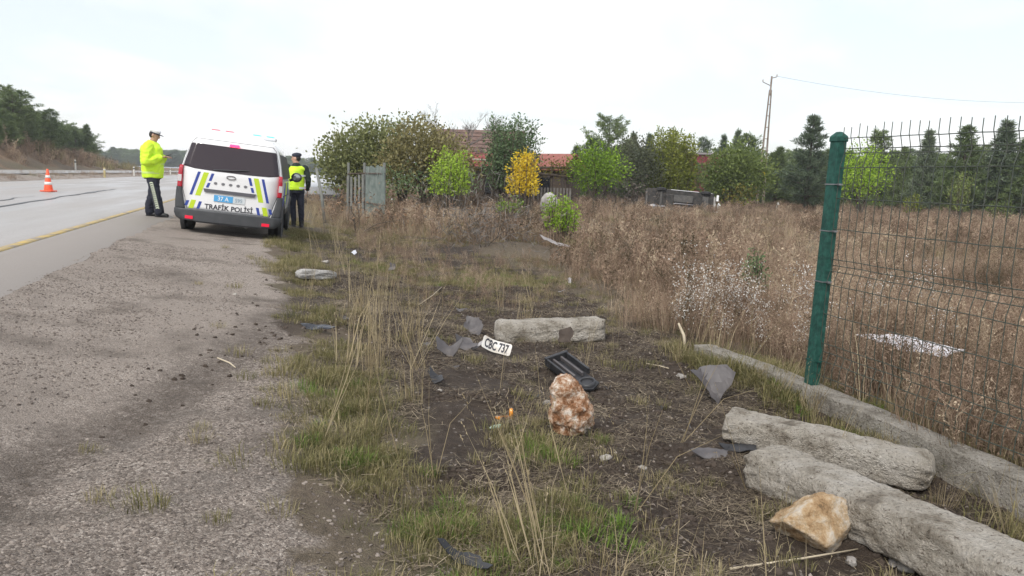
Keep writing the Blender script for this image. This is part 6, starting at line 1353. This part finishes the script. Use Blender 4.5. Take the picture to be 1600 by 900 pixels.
P = pick(9000, (1.5, 8), (2.6, 4.6), lambda x, y, s, t_: .5 * np.exp(-((nearwall(x, y) - .16) / .09) ** 2) * (.3 + sstep(-.2, .3, fbm(x * 2, y * 2, 91))), 61); stuff('footing_grass', short, P, .7, 1.7, 'olive grass growing along the concrete footing', 'grass', 61)
P = pick(5200, (8, 40), (3, 30), lambda x, y, s, t_: field(x, y, s, t_) * .5 * sstep(.1, .4, fbm(x * .4, y * .4, 98)), 64, 1.3); stuff('field_straw', straw, P, .6, 1.1, 'bleached straw clumps in the dry field', 'grass', 64, .2)
P = pick(2600, (7, 34), (3, 24), lambda x, y, s, t_: field(x, y, s, t_) * .5 * sstep(.05, .3, fbm(x * .5, y * .5, 99)), 65, 1.3); stuff('field_green', short, P, 1.5, 3.2, 'olive green weeds in the dry field', 'weeds', 65, .2)
P = pick(3000, (1.5, 8), (2.6, 4.6), lambda x, y, s, t_: .28 * np.exp(-((nearwall(x, y) - .18) / .12) ** 2) * (.3 + sstep(-.2, .3, fbm(x * 2, y * 2, 92))), 62); stuff('footing_straw', straw, P, .3, .75, 'bleached straw growing along the concrete footing', 'grass', 62, .3)
P = pick(2600, (1.7, 14), (-.1, 9), lambda x, y, s, t_: (.30 * np.exp(-((t_ - 1.1) / .45) ** 2) + .045 * (t_ > .3) + .25 * (t_ > 3.55) * (t_ < 4.4) * (s < 7)) * np.clip(1.3 - .06 * s, .4, 1), 6); stuff('single_stalks', stalk, P, .5, 1.05, 'single bleached grass stalks standing on the verge', 'grass', 6, .22)
P = pick(13000, (1.5, 17), (-.6, 5), lambda x, y, s, t_: sstep(-.1, .6, t_) * (.25 + .75 * sstep(-.2, .3, fbm(x * 2, y * 2, 74))), 7, 1.35); stuff('straw_litter', litter, P, .6, 1.3, 'broken straw and stalks littered over the soil', 'litter', 7, .08)
P = pick(9000, (8, 24), (1.0, 6.5), lambda x, y, s, t_: .30 * sstep(1.2, 1.9, t_) * sstep(8.0, 9.5, s) * (.2 + sstep(-.25, .3, fbm(x * 1.1, y * 1.1, 95))), 63); stuff('low_dry_weeds', fine, P, .22, .55, 'low dry weeds and old grass on the slope behind the short concrete post', 'weeds', 63, .25)
P = pick(52000, (1.5, 11), (-.8, 4), lambda x, y, s, t_: zones(x, y)[5] * (.12 + .88 * sstep(.3, .7, t_)) * (.3 + .7 * sstep(-.2, .3, fbm(x * 3, y * 3, 75))), 8, 1.4); n0 = len(P); stuff('soil_clods', clod, P, .005, .022, 'small clods of dark churned soil', 'soil', 8, .5)
P = pick(60000, (1.3, 12), (-2.0, .8), lambda x, y, s, t_: zones(x, y)[4] * (1 - .9 * np.clip(zones(x, y)[6] * 1.5, 0, 1)) * (.25 + .75 * sstep(-.3, .3, fbm(x * 2, y * 2, 76))) + .22 * sstep(.0, .3, t_) * sstep(1.3, .6, t_) * sstep(6, 3, s), 9, 1.9); stuff('gravel', peb, P, .0035, .0105, 'loose grey gravel on the shoulder', 'gravel', 9, .5, flat=.7)
P = pick(5200, (1.5, 9), (.2, 4), lambda x, y, s, t_: np.full_like(x, .6), 10, 1.3); stuff('soil_pebbles', peb, P, .004, .013, 'scattered pale pebbles on the churned soil', 'pebbles', 10, .5)

# ------------------------------------------------------------------ the air
hz = bpy.data.materials.new('thin_haze'); hz.use_nodes = True; T = hz.node_tree; T.nodes.remove(T.nodes['Principled BSDF']); pv = T.nodes.new('ShaderNodeVolumePrincipled')
pv.inputs['Color'].default_value = (.90, .94, 1.0, 1); pv.inputs['Density'].default_value = 0.0007; pv.inputs['Anisotropy'].default_value = .2; T.links.new(pv.outputs[0], T.nodes['Material Output'].inputs['Volume'])
mb = MB(); mb.box((0, 1700, 6.0), (7200, 7200, 16.0)); mb.build('haze', hz, None, kind='stuff', label='thin grey haze over the whole place', cat='haze')
P = pick(5000, (38, 125), (-26, -17.8), lambda x, y, s, t_: .35 * sstep(-.15, .25, fbm(x * .12, y * .12, 101)) * sstep(-17.6, -18.6, t_), 66); stuff('bank_weeds', weeds, P, .9, 2.4, 'rough dry weeds on the earth bank left of the road', 'weeds', 66, .2)
P = pick(1500, (38, 125), (-26, -17.8), lambda x, y, s, t_: .35 * sstep(.0, .3, fbm(x * .15, y * .15, 102)), 67); stuff('bank_greens', short, P, 6, 14, 'green scrub on the earth bank left of the road', 'scrub', 67, .2)
P = pick(2500, (14, 120), (-12.3, -10.7), lambda x, y, s, t_: .5 * sstep(-.1, .3, fbm(x * .3, y * .3, 103)), 68); stuff('median_weeds', fine, P, .3, .7, 'low dry weeds on the dirt strip between the carriageways', 'weeds', 68, .2)
